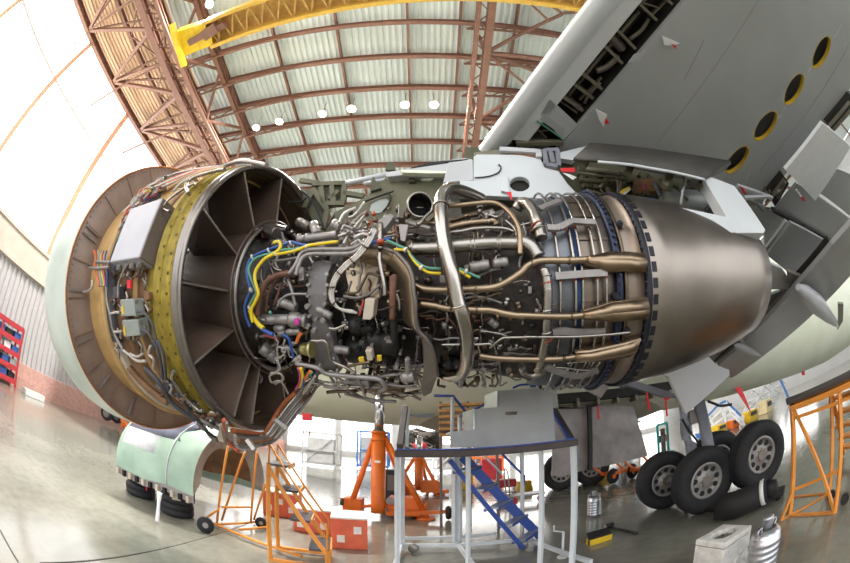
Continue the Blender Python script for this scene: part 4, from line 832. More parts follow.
epl('service_mark', 'magenta', .80, [(278, 95), (298, 92), (300, 125), (280, 128)], .01, k=2, bevel=0)
unit('starter_valve', 'gold', 2, (312, 250), (372, 252), 7.2, .76, [(0, .5), (.05, .8), (.3, .95), (.75, 1), (.8, 1.25), (1, 1.25)])
unit('hydraulic_pump', 'cast_grey', 1, (395, 505), (470, 545), 4, .74); unit('hydraulic_pump', 'cast_grey', 2, (485, 250), (560, 260), 4.5, .72); unit('scavenge_pump', 'cast_grey', 2, (560, 425), (668, 428), 5.5, .76); unit('oil_tank', 'bronze_dark', 2, (668, 435), (840, 440), 8, .74)
unit('generator', 'black_part', 4, (-60, 300), (110, 330), 16, .66); unit('generator', 'black_part', 2, (570, 130), (700, 140), 10, .66); unit('generator', 'black_part', 2, (560, 250), (820, 260), 15, .62)
epl('control_box', 'band_beige', .78, [(640, 455), (690, 458), (680, 545), (668, 562), (626, 560)], .08, k=1)
epl('control_box', 'band_beige', .8, [(640, 260), (672, 262), (680, 310), (652, 312)], .05, k=2); epl('yellow_tag', 'label_yellow', .8, [(605, 300), (630, 295), (636, 318), (614, 326)], .015, k=2, bevel=0); epl('yellow_tag', 'label_yellow', .8, [(700, 288), (722, 288), (724, 312), (704, 312)], .015, k=2, bevel=0)
unit('fuel_nozzle_block', 'cast_grey', 4, (115, 500), (180, 490), 6.5, .8); unit('fuel_nozzle_block', 'cast_grey', 4, (140, 400), (145, 480), 3, .8); unit('igniter_box', 'cast_grey', 3, (580, 480), (655, 470), 5.5, .74); unit('bleed_valve', 'cast_grey', 3, (460, 500), (560, 485), 6, .72); unit('bleed_valve', 'cast_grey', 4, (560, 205), (600, 235), 4, .7)
unit('actuator', 'steel', 4, (640, 130), (655, 90), 3, .72); unit('actuator', 'bronze_dark', 4, (700, 110), (715, 150), 3.5, .72); unit('sump', 'black_part', 4, (310, 440), (420, 440), 12, .6); unit('bleed_valve', 'steel', 3, (530, 240), (585, 225), 6, .7)
unit('start_duct', 'cast_grey', 1, (300, 150), (500, 128), 4.2, .74, [(0, 1.4), (.06, 1.4), (.08, 1), (.2, 1), (.22, 1.3), (.28, 1.3), (.3, 1), (.9, 1), (.95, 1.2), (1, 1.2)])
unit('start_valve', 'cast_grey', 1, (375, 70), (395, 125), 5, .74); unit('start_valve', 'cast_grey', 1, (480, 70), (520, 90), 5.5, .76); unit('dark_unit', 'shield_dark', 1, (300, 60), (360, 90), 5, .7)
epl('mount_bracket', 'cast_grey', .82, [(690, 60), (770, 15), (790, 30), (740, 95), (700, 90)], .05, k=1); epl('bracket', 'cast_grey', .8, [(95, 275), (145, 278), (128, 365), (105, 360)], .02, k=3); epl('bracket', 'shield_dark', .8, [(95, 170), (125, 210), (120, 245), (90, 240)], .05, k=3)
epl('bracket', 'cast_grey', .76, [(298, 298), (325, 290), (325, 360), (302, 362)], .03, k=1); epl('bracket', 'black_part', .82, [(430, 185), (455, 190), (440, 245), (412, 240)], .05, k=1)
# --- hoses and harness at the front of the core
for nm, m, rp, rr, k, pts in (
    ('brown_hose', 'rust', 3.4, .8, 1, [(285, 320), (240, 325), (180, 340), (135, 372), (108, 430), (96, 490), (92, 540)]), ('brown_hose', 'rust', 2.0, .74, 1, [(200, 345), (160, 400), (140, 450), (132, 525)]), ('brown_hose', 'rust', 1.6, .74, 1, [(215, 370), (195, 430), (175, 490)]),
    ('brown_hose', 'cast_grey', 1.8, .76, 1, [(245, 355), (265, 410), (285, 495)]), ('oil_pipe', 'cast_grey', 2.4, .82, 1, [(285, 335), (300, 285), (320, 245), (360, 226), (450, 224), (560, 222), (610, 200), (660, 160)]), ('oil_pipe', 'cast_grey', 2.4, .82, 1, [(250, 330), (285, 280), (310, 225), (345, 205), (420, 200), (540, 200), (600, 185), (650, 150)]),
    ('oil_pipe', 'cast_grey', 1.3, .8, 1, [(165, 262), (240, 252), (310, 240)]), ('oil_pipe', 'cast_grey', 1.3, .8, 1, [(190, 495), (215, 455), (255, 432), (345, 430)]), ('oil_pipe', 'steel', 1.1, .78, 1, [(165, 270), (180, 300), (215, 310)]), ('oil_pipe', 'cast_grey', 2.0, .78, 2, [(92, 50), (98, 92), (130, 104)]),
    ('oil_pipe', 'steel', 1.7, .82, 2, [(362, 208), (400, 210), (432, 210), (452, 240), (462, 290), (480, 318), (540, 345), (592, 378)]), ('oil_pipe', 'cast_grey', 2.7, .82, 2, [(285, 325), (340, 335), (400, 350), (445, 378), (540, 388), (640, 396), (705, 404), (735, 425), (742, 450), (715, 462)]),
    ('oil_pipe', 'steel', 1.9, .8, 2, [(455, 145), (490, 148), (525, 135), (545, 125)]), ('oil_pipe', 'cast_grey', 1.6, .8, 2, [(605, 400), (625, 450), (640, 495)]), ('oil_pipe', 'cast_grey', 2.0, .8, 2, [(430, 440), (500, 450), (560, 440)]), ('oil_pipe', 'cast_grey', 1.8, .8, 2, [(540, 480), (620, 500), (700, 515), (800, 520)]),
    ('vent_pipe', 'steel', 3.0, .84, 1, [(720, 70), (718, 120), (718, 170)]), ('vent_pipe', 'steel', 2.8, .8, 1, [(716, 215), (716, 260), (726, 320), (738, 380), (742, 440)]), ('vent_pipe', 'rust', 3.0, .82, 1, [(792, 330), (786, 400), (782, 480), (778, 560)]), ('vent_pipe', 'rust', 3.4, .82, 4, [(62, -20), (64, 60), (62, 140)]), ('vent_pipe', 'black_part', 4, .78, 4, [(68, 170), (70, 260), (74, 330)]),
    ('fuel_line', 'bronze_dark', 1.5, .7, 1, [(540, 425), (600, 420), (640, 350), (660, 325), (720, 340)]), ('fuel_line', 'steel', 1.4, .74, 4, [(85, 70), (98, 110), (100, 155)]), ('cable', 'wire_redw', 1.2, .78, 1, [(610, 540), (625, 490), (632, 460)]), ('cable', 'wire_redw', 1.4, .76, 2, [(125, 180), (160, 190), (195, 200)]), ('fuel_line', 'cast_grey', 1.6, .66, 1, [(530, 440), (600, 450), (660, 430), (720, 380)]),
    ('wire', 'wire_yellow', 1.9, .84, 1, [(172, 168), (196, 162), (208, 175), (202, 200), (172, 225), (130, 248), (100, 280), (80, 315), (76, 350), (86, 395), (94, 430), (78, 470), (60, 505), (58, 540), (66, 575)]), ('wire', 'wire_yellow', 1.7, .84, 1, [(170, 228), (220, 222), (270, 212), (310, 198), (350, 182), (420, 172), (500, 162)]),
    ('wire', 'wire_blue', 1.7, .83, 1, [(345, 182), (300, 175), (262, 165), (210, 182), (140, 205), (75, 235), (48, 262), (36, 310), (42, 360), (54, 410), (40, 450), (26, 490), (30, 540), (52, 600)]), ('wire', 'wire_green', 1.6, .83, 1, [(345, 190), (280, 200), (220, 205), (160, 222), (90, 242), (58, 270), (44, 310), (60, 360), (84, 420), (70, 450), (48, 490)]),
    ('wire', 'wire_blue', 2.4, .82, 2, [(90, 130), (130, 160), (170, 178)]), ('wire', 'wire_yellow', 2.6, .82, 2, [(50, 50), (70, 90), (95, 125), (120, 145)]), ('wire', 'wire_blue', 1.6, .8, 2, [(220, 175), (250, 200), (262, 250), (275, 295)]), ('wire', 'wire_orange', 2, .78, 2, [(290, 215), (300, 190), (312, 170)]), ('wire', 'wire_green', 2, .8, 2, [(150, 60), (160, 70)]),
    ('wire', 'wire_yellow', 1.6, .84, 3, [(72, 408), (135, 412), (158, 440), (185, 478), (215, 505), (250, 525), (312, 530)]), ('wire', 'wire_green', 1.6, .84, 3, [(35, 360), (80, 380), (130, 405), (160, 440), (190, 472), (240, 500), (310, 506)]), ('wire', 'wire_green', 1.6, .84, 3, [(405, 505), (440, 520), (470, 535), (512, 552)]), ('wire', 'wire_yellow', 1.6, .84, 3, [(405, 515), (430, 530), (462, 552)]), ('wire', 'wire_blue', 1.8, .84, 1, [(665, 175), (700, 160), (740, 150), (775, 145)])):
    pipe(nm, m, rp, rr, Z(k, *pts), 10)
p, q = Z(1, (720, 165), (720, 185)); clamp(p, q, 4.2, .84, 'clamp_orange', 'orange_sleeve', 4); p, q = Z(1, (718, 195), (717, 210)); clamp(p, q, 3.6, .82, 'steel', 'duct_clamp', 3)
for x, y in ((200, 165), (62, 240), (146, 205), (185, 225), (260, 170), (340, 188), (55, 408), (48, 500)): p, q = Z(1, (x, y), (x+10, y-4)); clamp(p, q, 2.6, .84, 'wire_white', 'wire_tie', 1.2)
for k, x, y in ((3, 132, 408), (3, 212, 500), (3, 440, 520)): p, q = Z(k, (x, y), (x+10, y+6)); clamp(p, q, 3, .85, 'wire_white', 'wire_tie', 2.4)
brd = [(690, 95), (655, 165), (600, 235), (540, 285), (492, 345), (470, 410), (472, 460), (500, 500), (540, 515), (590, 522)]
for d_ in (-10, 0, 10): pipe('braided_cable', 'braid', 1.3, .86, Z(1, *[(x+d_*.9, y+d_*.5) for x, y in brd]), 8)
for x, y, x2, y2 in ((640, 190, 625, 212), (575, 262, 560, 275), (510, 325, 500, 340), (471, 395, 471, 410), (480, 480, 490, 492)): p, q = Z(1, (x, y), (x2, y2)); clamp(p, q, 4, .86, 'bronze_dark', 'harness_clamp', 1.6)
for i in range(16):
    x0, y0 = RND.uniform(500, 660), RND.uniform(40, 190); P = [(x0, y0)]
    for j in range(3): P.append((P[-1][0]+RND.uniform(10, 45), P[-1][1]+RND.uniform(-40, 22)))
    pipe('harness_branch', RND.choice(['braid', 'cast_grey', 'braid', 'wire_redw', 'steel']), RND.uniform(.8, 1.7), RND.uniform(.78, .86), Z(1, *P), 8)
for i in range(16):
    p = (RND.uniform(530, 720), RND.uniform(0, 140)); q = (p[0]+RND.uniform(-14, 14), p[1]+14); a, c = Z(1, p, q); clamp(a, c, RND.uniform(1.5, 2.6), RND.uniform(.8, .87), RND.choice(['clamp_orange', 'cast_grey', 'steel', 'rust']), 'connector', RND.uniform(2, 5))
for i in range(14):
    x0, y0 = RND.uniform(170, 290), RND.uniform(170, 330); P = [(x0, y0)]
    for j in range(4): P.append((P[-1][0]+RND.uniform(-30, 30), P[-1][1]+RND.uniform(-20, 35)))
    pipe('harness_branch', RND.choice(['braid', 'cast_grey', 'steel', 'braid', 'rust']), RND.uniform(.8, 1.4), RND.uniform(.74, .82), Z(2, *P), 8)
# --- dense small plumbing, connectors and brackets over the core
mets = ['steel', 'cast_grey', 'bronze_dark', 'bronze', 'shield_dark', 'cast_grey', 'steel', 'rust', 'black_part']
nms = ['fuel_line', 'oil_line', 'drain_line', 'sense_line']
for i in range(150):
    x0, y0 = RND.uniform(345, 545), RND.uniform(212, 380); hz = RND.random() < .5; P = [(x0, y0)]; L_ = RND.uniform(14, 46)
    for j in range(4): P.append((P[-1][0]+(L_/4 if hz else RND.uniform(-3, 3)), min(386, P[-1][1]+(RND.uniform(-3, 3) if hz else L_/4))))
    if RND.random() < .4: P.append((P[-1][0]+RND.uniform(-8, 8), min(387, P[-1][1]+RND.uniform(-8, 8))))
    pipe(nms[i % 4], RND.choice(mets), RND.uniform(.7, 1.9), RND.uniform(.58, .70), P, 8, 3)
for i in range(170):
    p = (RND.uniform(335, 545), RND.uniform(205, 382)); hz = RND.random() < .5; q = (p[0]+(10 if hz else 1), p[1]+(1 if hz else 10))
    clamp(p, q, RND.uniform(1.3, 3.8), RND.uniform(.58, .70), RND.choice(mets), ['connector', 'union', 'coupling', 'line_fitting'][i % 4], RND.uniform(2, 7))
for i in range(90):
    x, y = RND.uniform(335, 545), RND.uniform(208, 384); w_, h_ = RND.uniform(2, 7), RND.uniform(2, 9); r_ = RND.uniform(.6, .7)
    epl('bracket', RND.choice(['shield_dark', 'cast_grey', 'bronze_dark', 'black_part']), r_, [(x, y), (x+w_, y+RND.uniform(-1, 1)), (x+w_+RND.uniform(-1, 1), y+h_), (x, y+h_)], .02, bevel=.002)
for i in range(60):                                        # the black unit's terminals below the shield
    x, y = RND.uniform(352, 402), RND.uniform(318, 382); w_ = RND.uniform(2, 5)
    epl('terminal_block', RND.choice(['black_part', 'black_part', 'shield_dark', 'cast_grey']), RND.uniform(.72, .8), [(x, y), (x+w_, y), (x+w_, y+w_*.7), (x, y+w_*.7)], .05, bevel=.002)
for i in range(26):
    x0, y0 = RND.uniform(300, 400), RND.uniform(366, 396); P = [(x0, y0)]
    for j in range(3): P.append((P[-1][0]+RND.uniform(5, 16), P[-1][1]+RND.uniform(-4, 5)))
    pipe('drain_line', RND.choice(['cast_grey', 'steel', 'bronze_dark']), RND.uniform(.8, 2.0), RND.uniform(.72, .8), P, 8, 3)
for i in range(46):
    x0, y0 = RND.uniform(252, 335), RND.uniform(228, 372); hz = RND.random() < .45; L_ = RND.uniform(12, 34); P = [(x0, y0)]
    for j in range(4): P.append((P[-1][0]+(L_/4 if hz else RND.uniform(-3, 4)), P[-1][1]+(RND.uniform(-3, 3) if hz else L_/4)))
    pipe(nms[i % 4], RND.choice(mets), RND.uniform(.8, 2.0), RND.uniform(.56, .68), P, 8, 3)
for i in range(40):
    p = (RND.uniform(255, 340), RND.uniform(228, 372)); hz = RND.random() < .5; q = (p[0]+(10 if hz else 1), p[1]+(1 if hz else 10))
    clamp(p, q, RND.uniform(1.6, 4.6), RND.uniform(.56, .70), RND.choice(mets), 'connector', RND.uniform(2, 7))
unit('cast_housing', 'cast_grey', 2, (110, 240), (190, 300), 7, .68); unit('cast_housing', 'shield_dark', 1, (95, 90), (190, 120), 6, .62); unit('cast_housing', 'cast_grey', 1, (200, 470), (290, 500), 5, .72)
# --- fan case equipment
def ebox(name, m, s0, s1, a0, a1, r0, r1, par=None, bevel=.01):
    am = (a0+a1)/2; o = (EP(0, am, 1)-EO); t = (EP(0, am+90, 1)-EO); hw = r1*math.tan(R((a1-a0)/2)); c = EP((s0+s1)/2, am, (r0+r1)/2)
    b = MB(); b.box(c, (s1-s0, 2*hw, r1-r0), ax=(EU, t, o)); return b.build(name, m, par or eng, bevel=bevel)
q1, q2 = ES(160, 196, -.31), ES(135, 255, -.31); print('box', ang(q1), rad(q1), ang(q2), rad(q2))
a1_, a2_ = ang(q1), ang(q2); rb = (rad(q1)+rad(q2))/2*math.cos(R((a2_-a1_)/2))
cu = ebox('control_unit', 'box_lilac', -.80, -.31, a1_, a2_, 1.17, rb)
cs = ebox('unit_side', 'box_taupe', -.315, -.295, a1_, a2_, 1.17, rb-.004, cu, .004)
ebox('unit_label', 'label_cream', -.76, -.42, a2_-2.6, a2_-.6, rb-.02, rb+.004, cu, 0)
for i in range(4): 
    p = EP(-.72+i*.11, a2_+1.2, rb-.05); t = (EP(0, a2_+90, 1)-EO); b = MB(); b.cyl(p-t*.05, p+t*.03, .03, n=12); b.build('unit_plug', 'cast_grey', cu)
for pts, in (([(250, 248), (330, 242), (348, 350), (258, 352)],), ([(262, 378), (360, 372), (376, 472), (274, 482)],)):
    bx = epl('junction_box', 'box_grey', 1.30, pts, .1, k='b', bevel=.006); x, y = pts[0]
    epl('box_label', 'label_yellow', 1.305, [(x+8, y+40), (x+18, y+40), (x+24, y+90), (x+12, y+90)], .006, par=bx, k='b', bevel=0)
    for j in range(3): 
        a, c = epath(Z('b', (pts[1][0], pts[1][1]+20+j*32), (pts[1][0]+25, pts[1][1]+20+j*32)), 1.27); b = MB(); b.cyl(a, c, .016, n=10); b.build('box_plug', 'cast_grey', bx)
epl('red_label', 'red', 1.3, [(295, 125), (315, 125), (315, 175), (295, 178)], .02, k='b', bevel=0); epl('case_bracket', 'band_slate', 1.27, [(205, 170), (250, 165), (245, 240), (205, 240)], .05, k='b')
epl('case_bracket', 'case_brown', 1.28, [(395, 190), (430, 200), (430, 245), (400, 260)], .04, k='b')
fc = [('b', [(320, 10), (290, 40), (255, 110), (240, 160), (238, 240)], 'cast_grey', 1.3), ('b', [(355, 320), (390, 325), (425, 355), (455, 410), (470, 470), (490, 540)], 'band_slate', 1.6), ('b', [(380, 440), (420, 450), (450, 500), (465, 560)], 'band_slate', 1.6), ('b', [(165, 165), (170, 260), (190, 350), (205, 430), (235, 500), (270, 560)], 'cast_grey', 1.6),
      ('b', [(195, 335), (225, 328), (248, 330)], 'braid', 1.3), ('b', [(215, 450), (245, 448), (262, 445)], 'braid', 1.3), ('b', [(20, 200), (50, 195), (75, 170), (78, 125)], 'braid', 1.4), ('c', [(140, 0), (170, 50), (200, 75), (240, 105), (285, 108)], 'braid', 1.6), ('c', [(205, 70), (240, 85), (270, 70)], 'braid', 1.4),
      ('c', [(310, 30), (300, 70), (325, 100), (325, 150)], 'braid', 1.5), ('c', [(325, 0), (350, 60), (365, 130), (375, 200), (400, 260)], 'band_slate', 2), ('c', [(345, 0), (375, 70), (385, 140), (395, 230), (440, 290)], 'band_slate', 1.8), ('c', [(280, 140), (330, 190), (370, 240), (420, 320), (480, 370), (540, 410)], 'band_slate', 2.6),
      ('c', [(440, 270), (480, 320), (520, 380), (560, 420), (600, 470), (640, 500)], 'band_slate', 2.2), ('c', [(200, 140), (260, 210), (330, 270), (400, 320)], 'case_brown', 4), ('c', [(430, 160), (420, 190), (440, 230), (500, 310), (550, 355), (580, 360)], 'steel', 2.2),
      ('a', [(560, 200), (520, 170), (560, 120), (640, 60), (720, 20)], 'steel', 1.5), ('l', [(195, 175), (185, 150), (195, 125), (230, 105), (300, 85), (340, 78)], 'steel', 2.0), ('l', [(105, 140), (160, 115), (215, 90), (300, 72)], 'wire_orange', 1.7), ('l', [(60, 150), (140, 115), (220, 85)], 'braid', 1.6), ('l', [(90, 150), (150, 125), (220, 95), (330, 68)], 'cast_grey', 1.8), ('l', [(70, 130), (130, 100), (200, 82), (330, 66)], 'cast_grey', 1.6),
      ('l', [(100, 130), (150, 105), (200, 90)], 'wire_redw', 1.5), ('l', [(110, 155), (180, 118), (260, 85), (340, 70)], 'case_tan', 1.6), ('l', [(135, 165), (170, 130), (250, 95)], 'braid', 1.5), ('l', [(330, 68), (380, 50), (420, 45), (470, 52), (510, 62)], 'cast_grey', 2.2), ('l', [(350, 60), (400, 40), (450, 44)], 'bronze_dark', 1.6)]
for k, pts, m, rp in fc: pipe('case_hose', m, rp, 1.29, Z(k, *pts), 10)
cols = ['wire_orange', 'wire_white', 'braid', 'wire_redw', 'wire_yellow', 'wire_green', 'wire_blue', 'wire_pink', 'wire_white', 'braid', 'wire_orange', 'wire_grey']
for i in range(46):                                        # the harness running round the case in front of the control unit
    s = -.93-.1*RND.random(); a0 = 38+RND.random()*24; a1 = a0+RND.uniform(14, 34); r = RND.uniform(1.24, 1.33); P = []
    for j in range(7): P.append(EP(s+RND.uniform(-.05, .05), a0+(a1-a0)*j/6, r+RND.uniform(-.035, .03)))
    b = MB(); b.tube(smooth_path(P, 4), RND.uniform(.004, .009), 8); b.build('harness_wire', cols[i % 12], eng)
for i, c_ in enumerate(['wire_orange', 'wire_redw', 'wire_grey', 'wire_green', 'wire_yellow', 'wire_pink', 'wire_blue']):
    x = 92+i*11+RND.uniform(-5, 5); pipe('harness_wire', c_, 1.0, 1.30, Z('b', (x+RND.uniform(-8, 26), -60), (x+RND.uniform(-8, 8), -20), (x, 30), (x+RND.uniform(2, 14), 80), (x+22-i*2, 130), (x+28-i*3, 165)), 8)
for i in range(30):
    s = -.95+.08*RND.random(); a = 38+RND.random()*50; p = EP(s, a, RND.uniform(1.27, 1.34)); d = (EP(0, a+90, 1)-EO)*RND.choice([1, .3])+EU*RND.uniform(-.6, .6); b = MB(); b.cyl(p, p+d.normalized()*RND.uniform(.03, .07), RND.uniform(.009, .018), n=8); b.build('connector', RND.choice(['braid', 'cast_grey', 'clamp_orange', 'steel', 'shield_dark']), eng)
for x, y, x2, y2 in ((60, 50, 180, 45), (100, 10, 190, 15)): pipe('harness_clip', 'cast_grey', 1.6, 1.31, Z('b', (x, y), ((x+x2)/2, y+2), (x2, y2)), 8)
for i in range(60):
    p = Z('b', (RND.uniform(200, 440), RND.uniform(-40, 560)))[0]; q = (p[0]+RND.uniform(-6, 6), p[1]+RND.uniform(4, 12)); pipe('case_line', RND.choice(['cast_grey', 'black_part', 'bronze_dark', 'braid', 'shield_dark', 'case_brown', 'band_slate']), RND.uniform(.7, 1.7), RND.uniform(1.2, 1.26), [p, ((p[0]+q[0])/2+2, (p[1]+q[1])/2), q], 8)
for i in range(48):
    t = RND.random(); p = Z('c', (330+t*300+RND.uniform(-40, 30), 180+t*240+RND.uniform(-30, 40)))[0]; q = (p[0]+RND.uniform(-4, 12), p[1]+RND.uniform(0, 10)); pipe('case_line', RND.choice(['cast_grey', 'rust', 'bronze_dark', 'shield_dark', 'black_part', 'braid', 'case_brown']), RND.uniform(.8, 2), RND.uniform(1.2, 1.3), [p, ((p[0]+q[0])/2+2, (p[1]+q[1])/2-1), q], 8)
# --- lower strut: brown fairing edge with the bundle of pipes climbing to the core
def lp(*pts): return [ES(p[0], p[1], s) for p, s in pts]
def dpath(pts): return [ES(p[0], p[1], p[2]) for p in pts]
lower = Z('d', (205, 442, .02), (300, 455, .03), (400, 465, .06), (440, 415, .1), (490, 330, .16), (540, 265, .24), (600, 205, .34))
b = MB(); A = dpath(lower); B_ = dpath(Z('d', (240, 520, .1), (330, 520, .12), (430, 500, .16), (500, 430, .2), (560, 340, .26), (620, 280, .32), (700, 210, .4))); b.sheet(smooth_path(A, 4), smooth_path(B_, 4)); b.build('lower_strut', 'case_brown', eng, solid=.02)
b = MB(); b.tube(smooth_path([p+Vector((-.0, -.01, .0)) for p in A], 5), .022, 10); b.build('strut_trim', 'rust_orange', eng)
for i, off in enumerate((0, 14, 30, 46, 62, 80)):
    pts = [(210+off*.2, 470+off*.9, .06), (320+off*.3, 480+off*.75, .1), (410+off*.55, 470+off*.55, .14), (470+off*.75, 400+off*.5, .2), (540+off*.9, 300+off*.4, .28), (610+off, 215+off*.2, .36), (650+off, 150+off*.25, .44), (700+off, 110+off*.3, .5)]
    b = MB(); b.tube(smooth_path(dpath(Z('d', *pts)), 5), .0135-.001*(i % 3), 10); b.build('strut_pipe', 'cast_grey' if i % 2 else 'steel', eng)
for p, q_ in (((565, 235), (632, 295)), ((475, 375), (545, 430)), ((310, 500), (355, 560))):
    b = MB(); a, c = dpath(Z('d', (*p, .24), (*q_, .3))); b.bar(a-Vector((0, .03, 0)), c-Vector((0, .03, 0)), .05, .03); b.build('pipe_clamp', 'braid', eng)
for i, (m, rp, pts) in enumerate((('clamp_orange', 2.0, [(150, 375), (152, 420), (168, 480), (195, 535), (240, 570)]), ('cast_grey', 1.6, [(165, 390), (168, 450), (190, 510), (230, 550), (300, 565)]), ('shield_dark', 2.2, [(-10, 400), (30, 430), (70, 480), (110, 500)]), ('cast_grey', 2.4, [(0, 370), (60, 400), (120, 430)]))):
    pipe('case_hose', m, rp, 1.27, Z('d', *pts), 10)
epl('lower_bracket', 'band_beige', 1.26, [(108, 480), (125, 400), (145, 400), (165, 500), (150, 520), (115, 505)], .03, k='d')
for i in range(20):
    x, y = RND.uniform(0, 130), RND.uniform(330, 440); p = Z('d', (x, y))[0]; clamp(p, (p[0]+RND.uniform(-5, 5), p[1]+4), RND.uniform(1, 2.4), 1.25, RND.choice(['clamp_orange', 'cast_grey', 'rust', 'shield_dark', 'steel']), 'connector', RND.uniform(2, 5))
for i, (m, pts) in enumerate((('wire_pink', [(615, 50), (628, 90), (625, 140), (600, 185)]), ('wire_yellow', [(630, 50), (642, 95), (638, 140), (620, 170)]), ('wire_blue', [(650, 110), (645, 150), (635, 172)]), ('wire_orange', [(690, 70), (670, 100), (658, 125)]), ('wire_green', [(698, 75), (682, 100)]), ('braid', [(720, 100), (690, 150), (650, 210), (660, 180), (700, 130)]), ('braid', [(480, 0), (500, 50), (470, 80), (435, 100), (450, 140), (490, 130), (520, 150), (550, 210)]), ('braid', [(440, 80), (500, 85), (520, 120), (470, 150)]))):
    pipe('wire', m, 1.7 if i < 5 else 1.2, .86, Z('d', *pts), 8)
# ================================================================ THINGS ON THE HANGAR FLOOR
def V(x, y, z=0): return Vector((x, y, z))
def local(o): return o
def part(b, name, m, t, bevel=0): return b.build(name, m, t, bevel=bevel)
# --- green cowl half lying as an arch on stacked tyres
cow = thing('engine_cowl', 'pale green engine cowl half lying like an arch on stacked tyres', 'engine cowl', (-3.6, 5, 0), )
axd = (V(-4.55, 4.25)-V(-3.14, 4.3)).normalized(); axd = V(-.98, -.14).normalized(); sdv = V(.12, .99)
base0 = PZ(193, 488, .62); Rn = 1.0
def arch(c, r, h, n=22, a0=-8, a1=188): return [c+sdv*(r-r*math.cos(R(a0+(a1-a0)*i/n)))+V(0, 0, h*math.sin(R(a0+(a1-a0)*i/n))) for i in range(n+1)]
A = arch(base0, 1.02, .98); L_ = 1.62
A2 = [p+axd*(.5)+V(0, 0, .05)+sdv*.0 for p in A]; A3 = [base0+axd*1.0+(p-base0)*1.05 for p in A]; A4 = [base0+axd*L_+(p-base0)*.96+V(0, 0, .02) for p in A]
def off(P, k): c = sum(P, Vector())/len(P); return [p+(c-p).normalized()*k for p in P]
b = MB()
for a, c in ((A, A2), (A2, A3), (A3, A4)): b.sheet(a, c)
part(b, 'outer_skin', 'cowl_green', cow)
I = [[p+axd*k for p in off(a, .36)] for a, k in ((A, .1), (A2, 0), (A3, 0), (A4, 0))]
b = MB()
for a, c in ((I[0], I[1]), (I[1], I[2]), (I[2], I[3])): b.sheet(a, c)
part(b, 'inner_skin', 'case_brown', cow)
b = MB(); b.sheet(A, I[0], smooth=False); part(b, 'edge_frame', 'cowl_inner', cow); b = MB(); b.sheet(A4, I[3], smooth=False); part(b, 'edge_frame', 'cowl_inner', cow)
b = MB(); e = [a[0] for a in (A, A2, A3, A4)]; ei = [p-V(0, 0, .12) for p in e]; b.sheet(e, ei, smooth=False); part(b, 'latch_rail', 'stained_grey', cow)
for i in range(11):
    p = e[0]+(e[3]-e[0])*((i+.5)/11)-sdv*.03; b = MB(); b.box(p-V(0, 0, .07), (.05, .05, .1), ax=(axd, sdv, V(0, 0, 1))); part(b, 'latch', 'black_part' if i % 2 else 'band_beige', cow)
b = MB(); b.bar(A2[1]+V(0, 0, .02), A2[10]+V(0, 0, .02), .03, .02); P = [p+(p-base0-sdv*1.02-axd*.5).normalized()*.004 for p in A2]; b.tube(P, .012, 6); part(b, 'skin_seam', 'wing_white', cow)
b = MB(); P1 = [base0+axd*1.56+(p-base0)*1.08 for p in A[5:11]]; P0 = [base0+axd*(.42+.14*math.sin(i*1.7))+(p-base0)*1.075+V(0, 0, .012) for i, p in enumerate(A[5:11])]; b.sheet(P0, P1); b.build('dust_cover', 'cover_grey', cow, solid=.012)
b = MB(); P1 = [base0+axd*1.54+(p-base0)*1.06 for p in A[3:7]]; P0 = [base0+axd*(.72+.14*math.sin(i*2.1))+(p-base0)*1.052 for i, p in enumerate(A[3:7])]; b.sheet(P0, P1); b.build('cover_cloth', 'cloth_white', cow, solid=.012)
def tyre(loc, label, r=.3, w=.24):
    b = MB(); b.lathe([(z, rr) for z, rr in [(-w/2, r*.58), (-w/2, r*.85), (-w*.36, r*.98), (-w*.1, r), (-w*.08, r*.97), (w*.08, r*.97), (w*.1, r), (w*.36, r*.98), (w/2, r*.85), (w/2, r*.58), (w*.3, r*.52), (-w*.3, r*.52), (-w/2, r*.58)]], (0, 0, 0), (0, 0, 1), n=40)
    o = b.build('tyre', 'rubber', loc=loc); tag(o, label, 'tyre', 'old tyres under the green cowl')
    return o
t1 = PZ(177, 514); t2 = PZ(141, 495)
tyre(t1+V(0, 0, .12), 'lower black tyre of the near stack under the green cowl corner'); o = tyre(t1+V(.03, .0, .36), 'upper black tyre of the near stack, with a pale patch on its side')
b = MB(); d = (V(0, 0, 0)-V(t1.x, t1.y, 0)).normalized(); b.box(t1+V(.0, 0, .37)+d*.31, (.14, .02, .1), ax=(V(d.y, -d.x, 0), d, V(0, 0, 1))); pb = b.build('patch', 'band_beige', o); pb.location = -o.location
tyre(t2+V(0, 0, .12), 'lower black tyre of the far stack under the green cowl'); tyre(t2+V(.05, .02, .36), 'upper black tyre of the far stack under the latch rail')
b = MB(); p = PZ(146, 480, .42); d = (p-V(0, 0, p.z)).normalized()*-.12; p = p+d; b.plate([p+V(-.04, 0, .1), p+V(.03, 0, .12), p+V(.06, 0, -.08), p+V(-.06, 0, -.1)], (0, .008, 0)); o = b.build('paper_tag', 'tag_white'); tag(o, 'white paper tag with red end hanging from the green cowl over the far tyres', 'tag', 'streamers and tags on the aircraft')
b = MB(); b.plate([p+V(-.01, -.002, -.1), p+V(.02, -.002, -.1), p+V(.015, -.002, -.16), p+V(-.005, -.002, -.16)], (0, .008, 0)); b.build('ribbon_tip', 'red', o)
b = MB(); p = PZ(159, 508, .25); b.sheet(smooth_path([p+V(-.02, 0, .25), p+V(.0, -.03, .1), p+V(-.05, -.02, -.1), p+V(-.1, 0, -.24)], 4), smooth_path([p+V(.08, 0, .25), p+V(.06, -.03, .1), p+V(.02, -.02, -.1), p+V(-.02, 0, -.24)], 4)); o = b.build('plastic_sheet', 'cloth_white', solid=.008); tag(o, 'white plastic sheet hanging between the two tyre stacks', 'sheet')
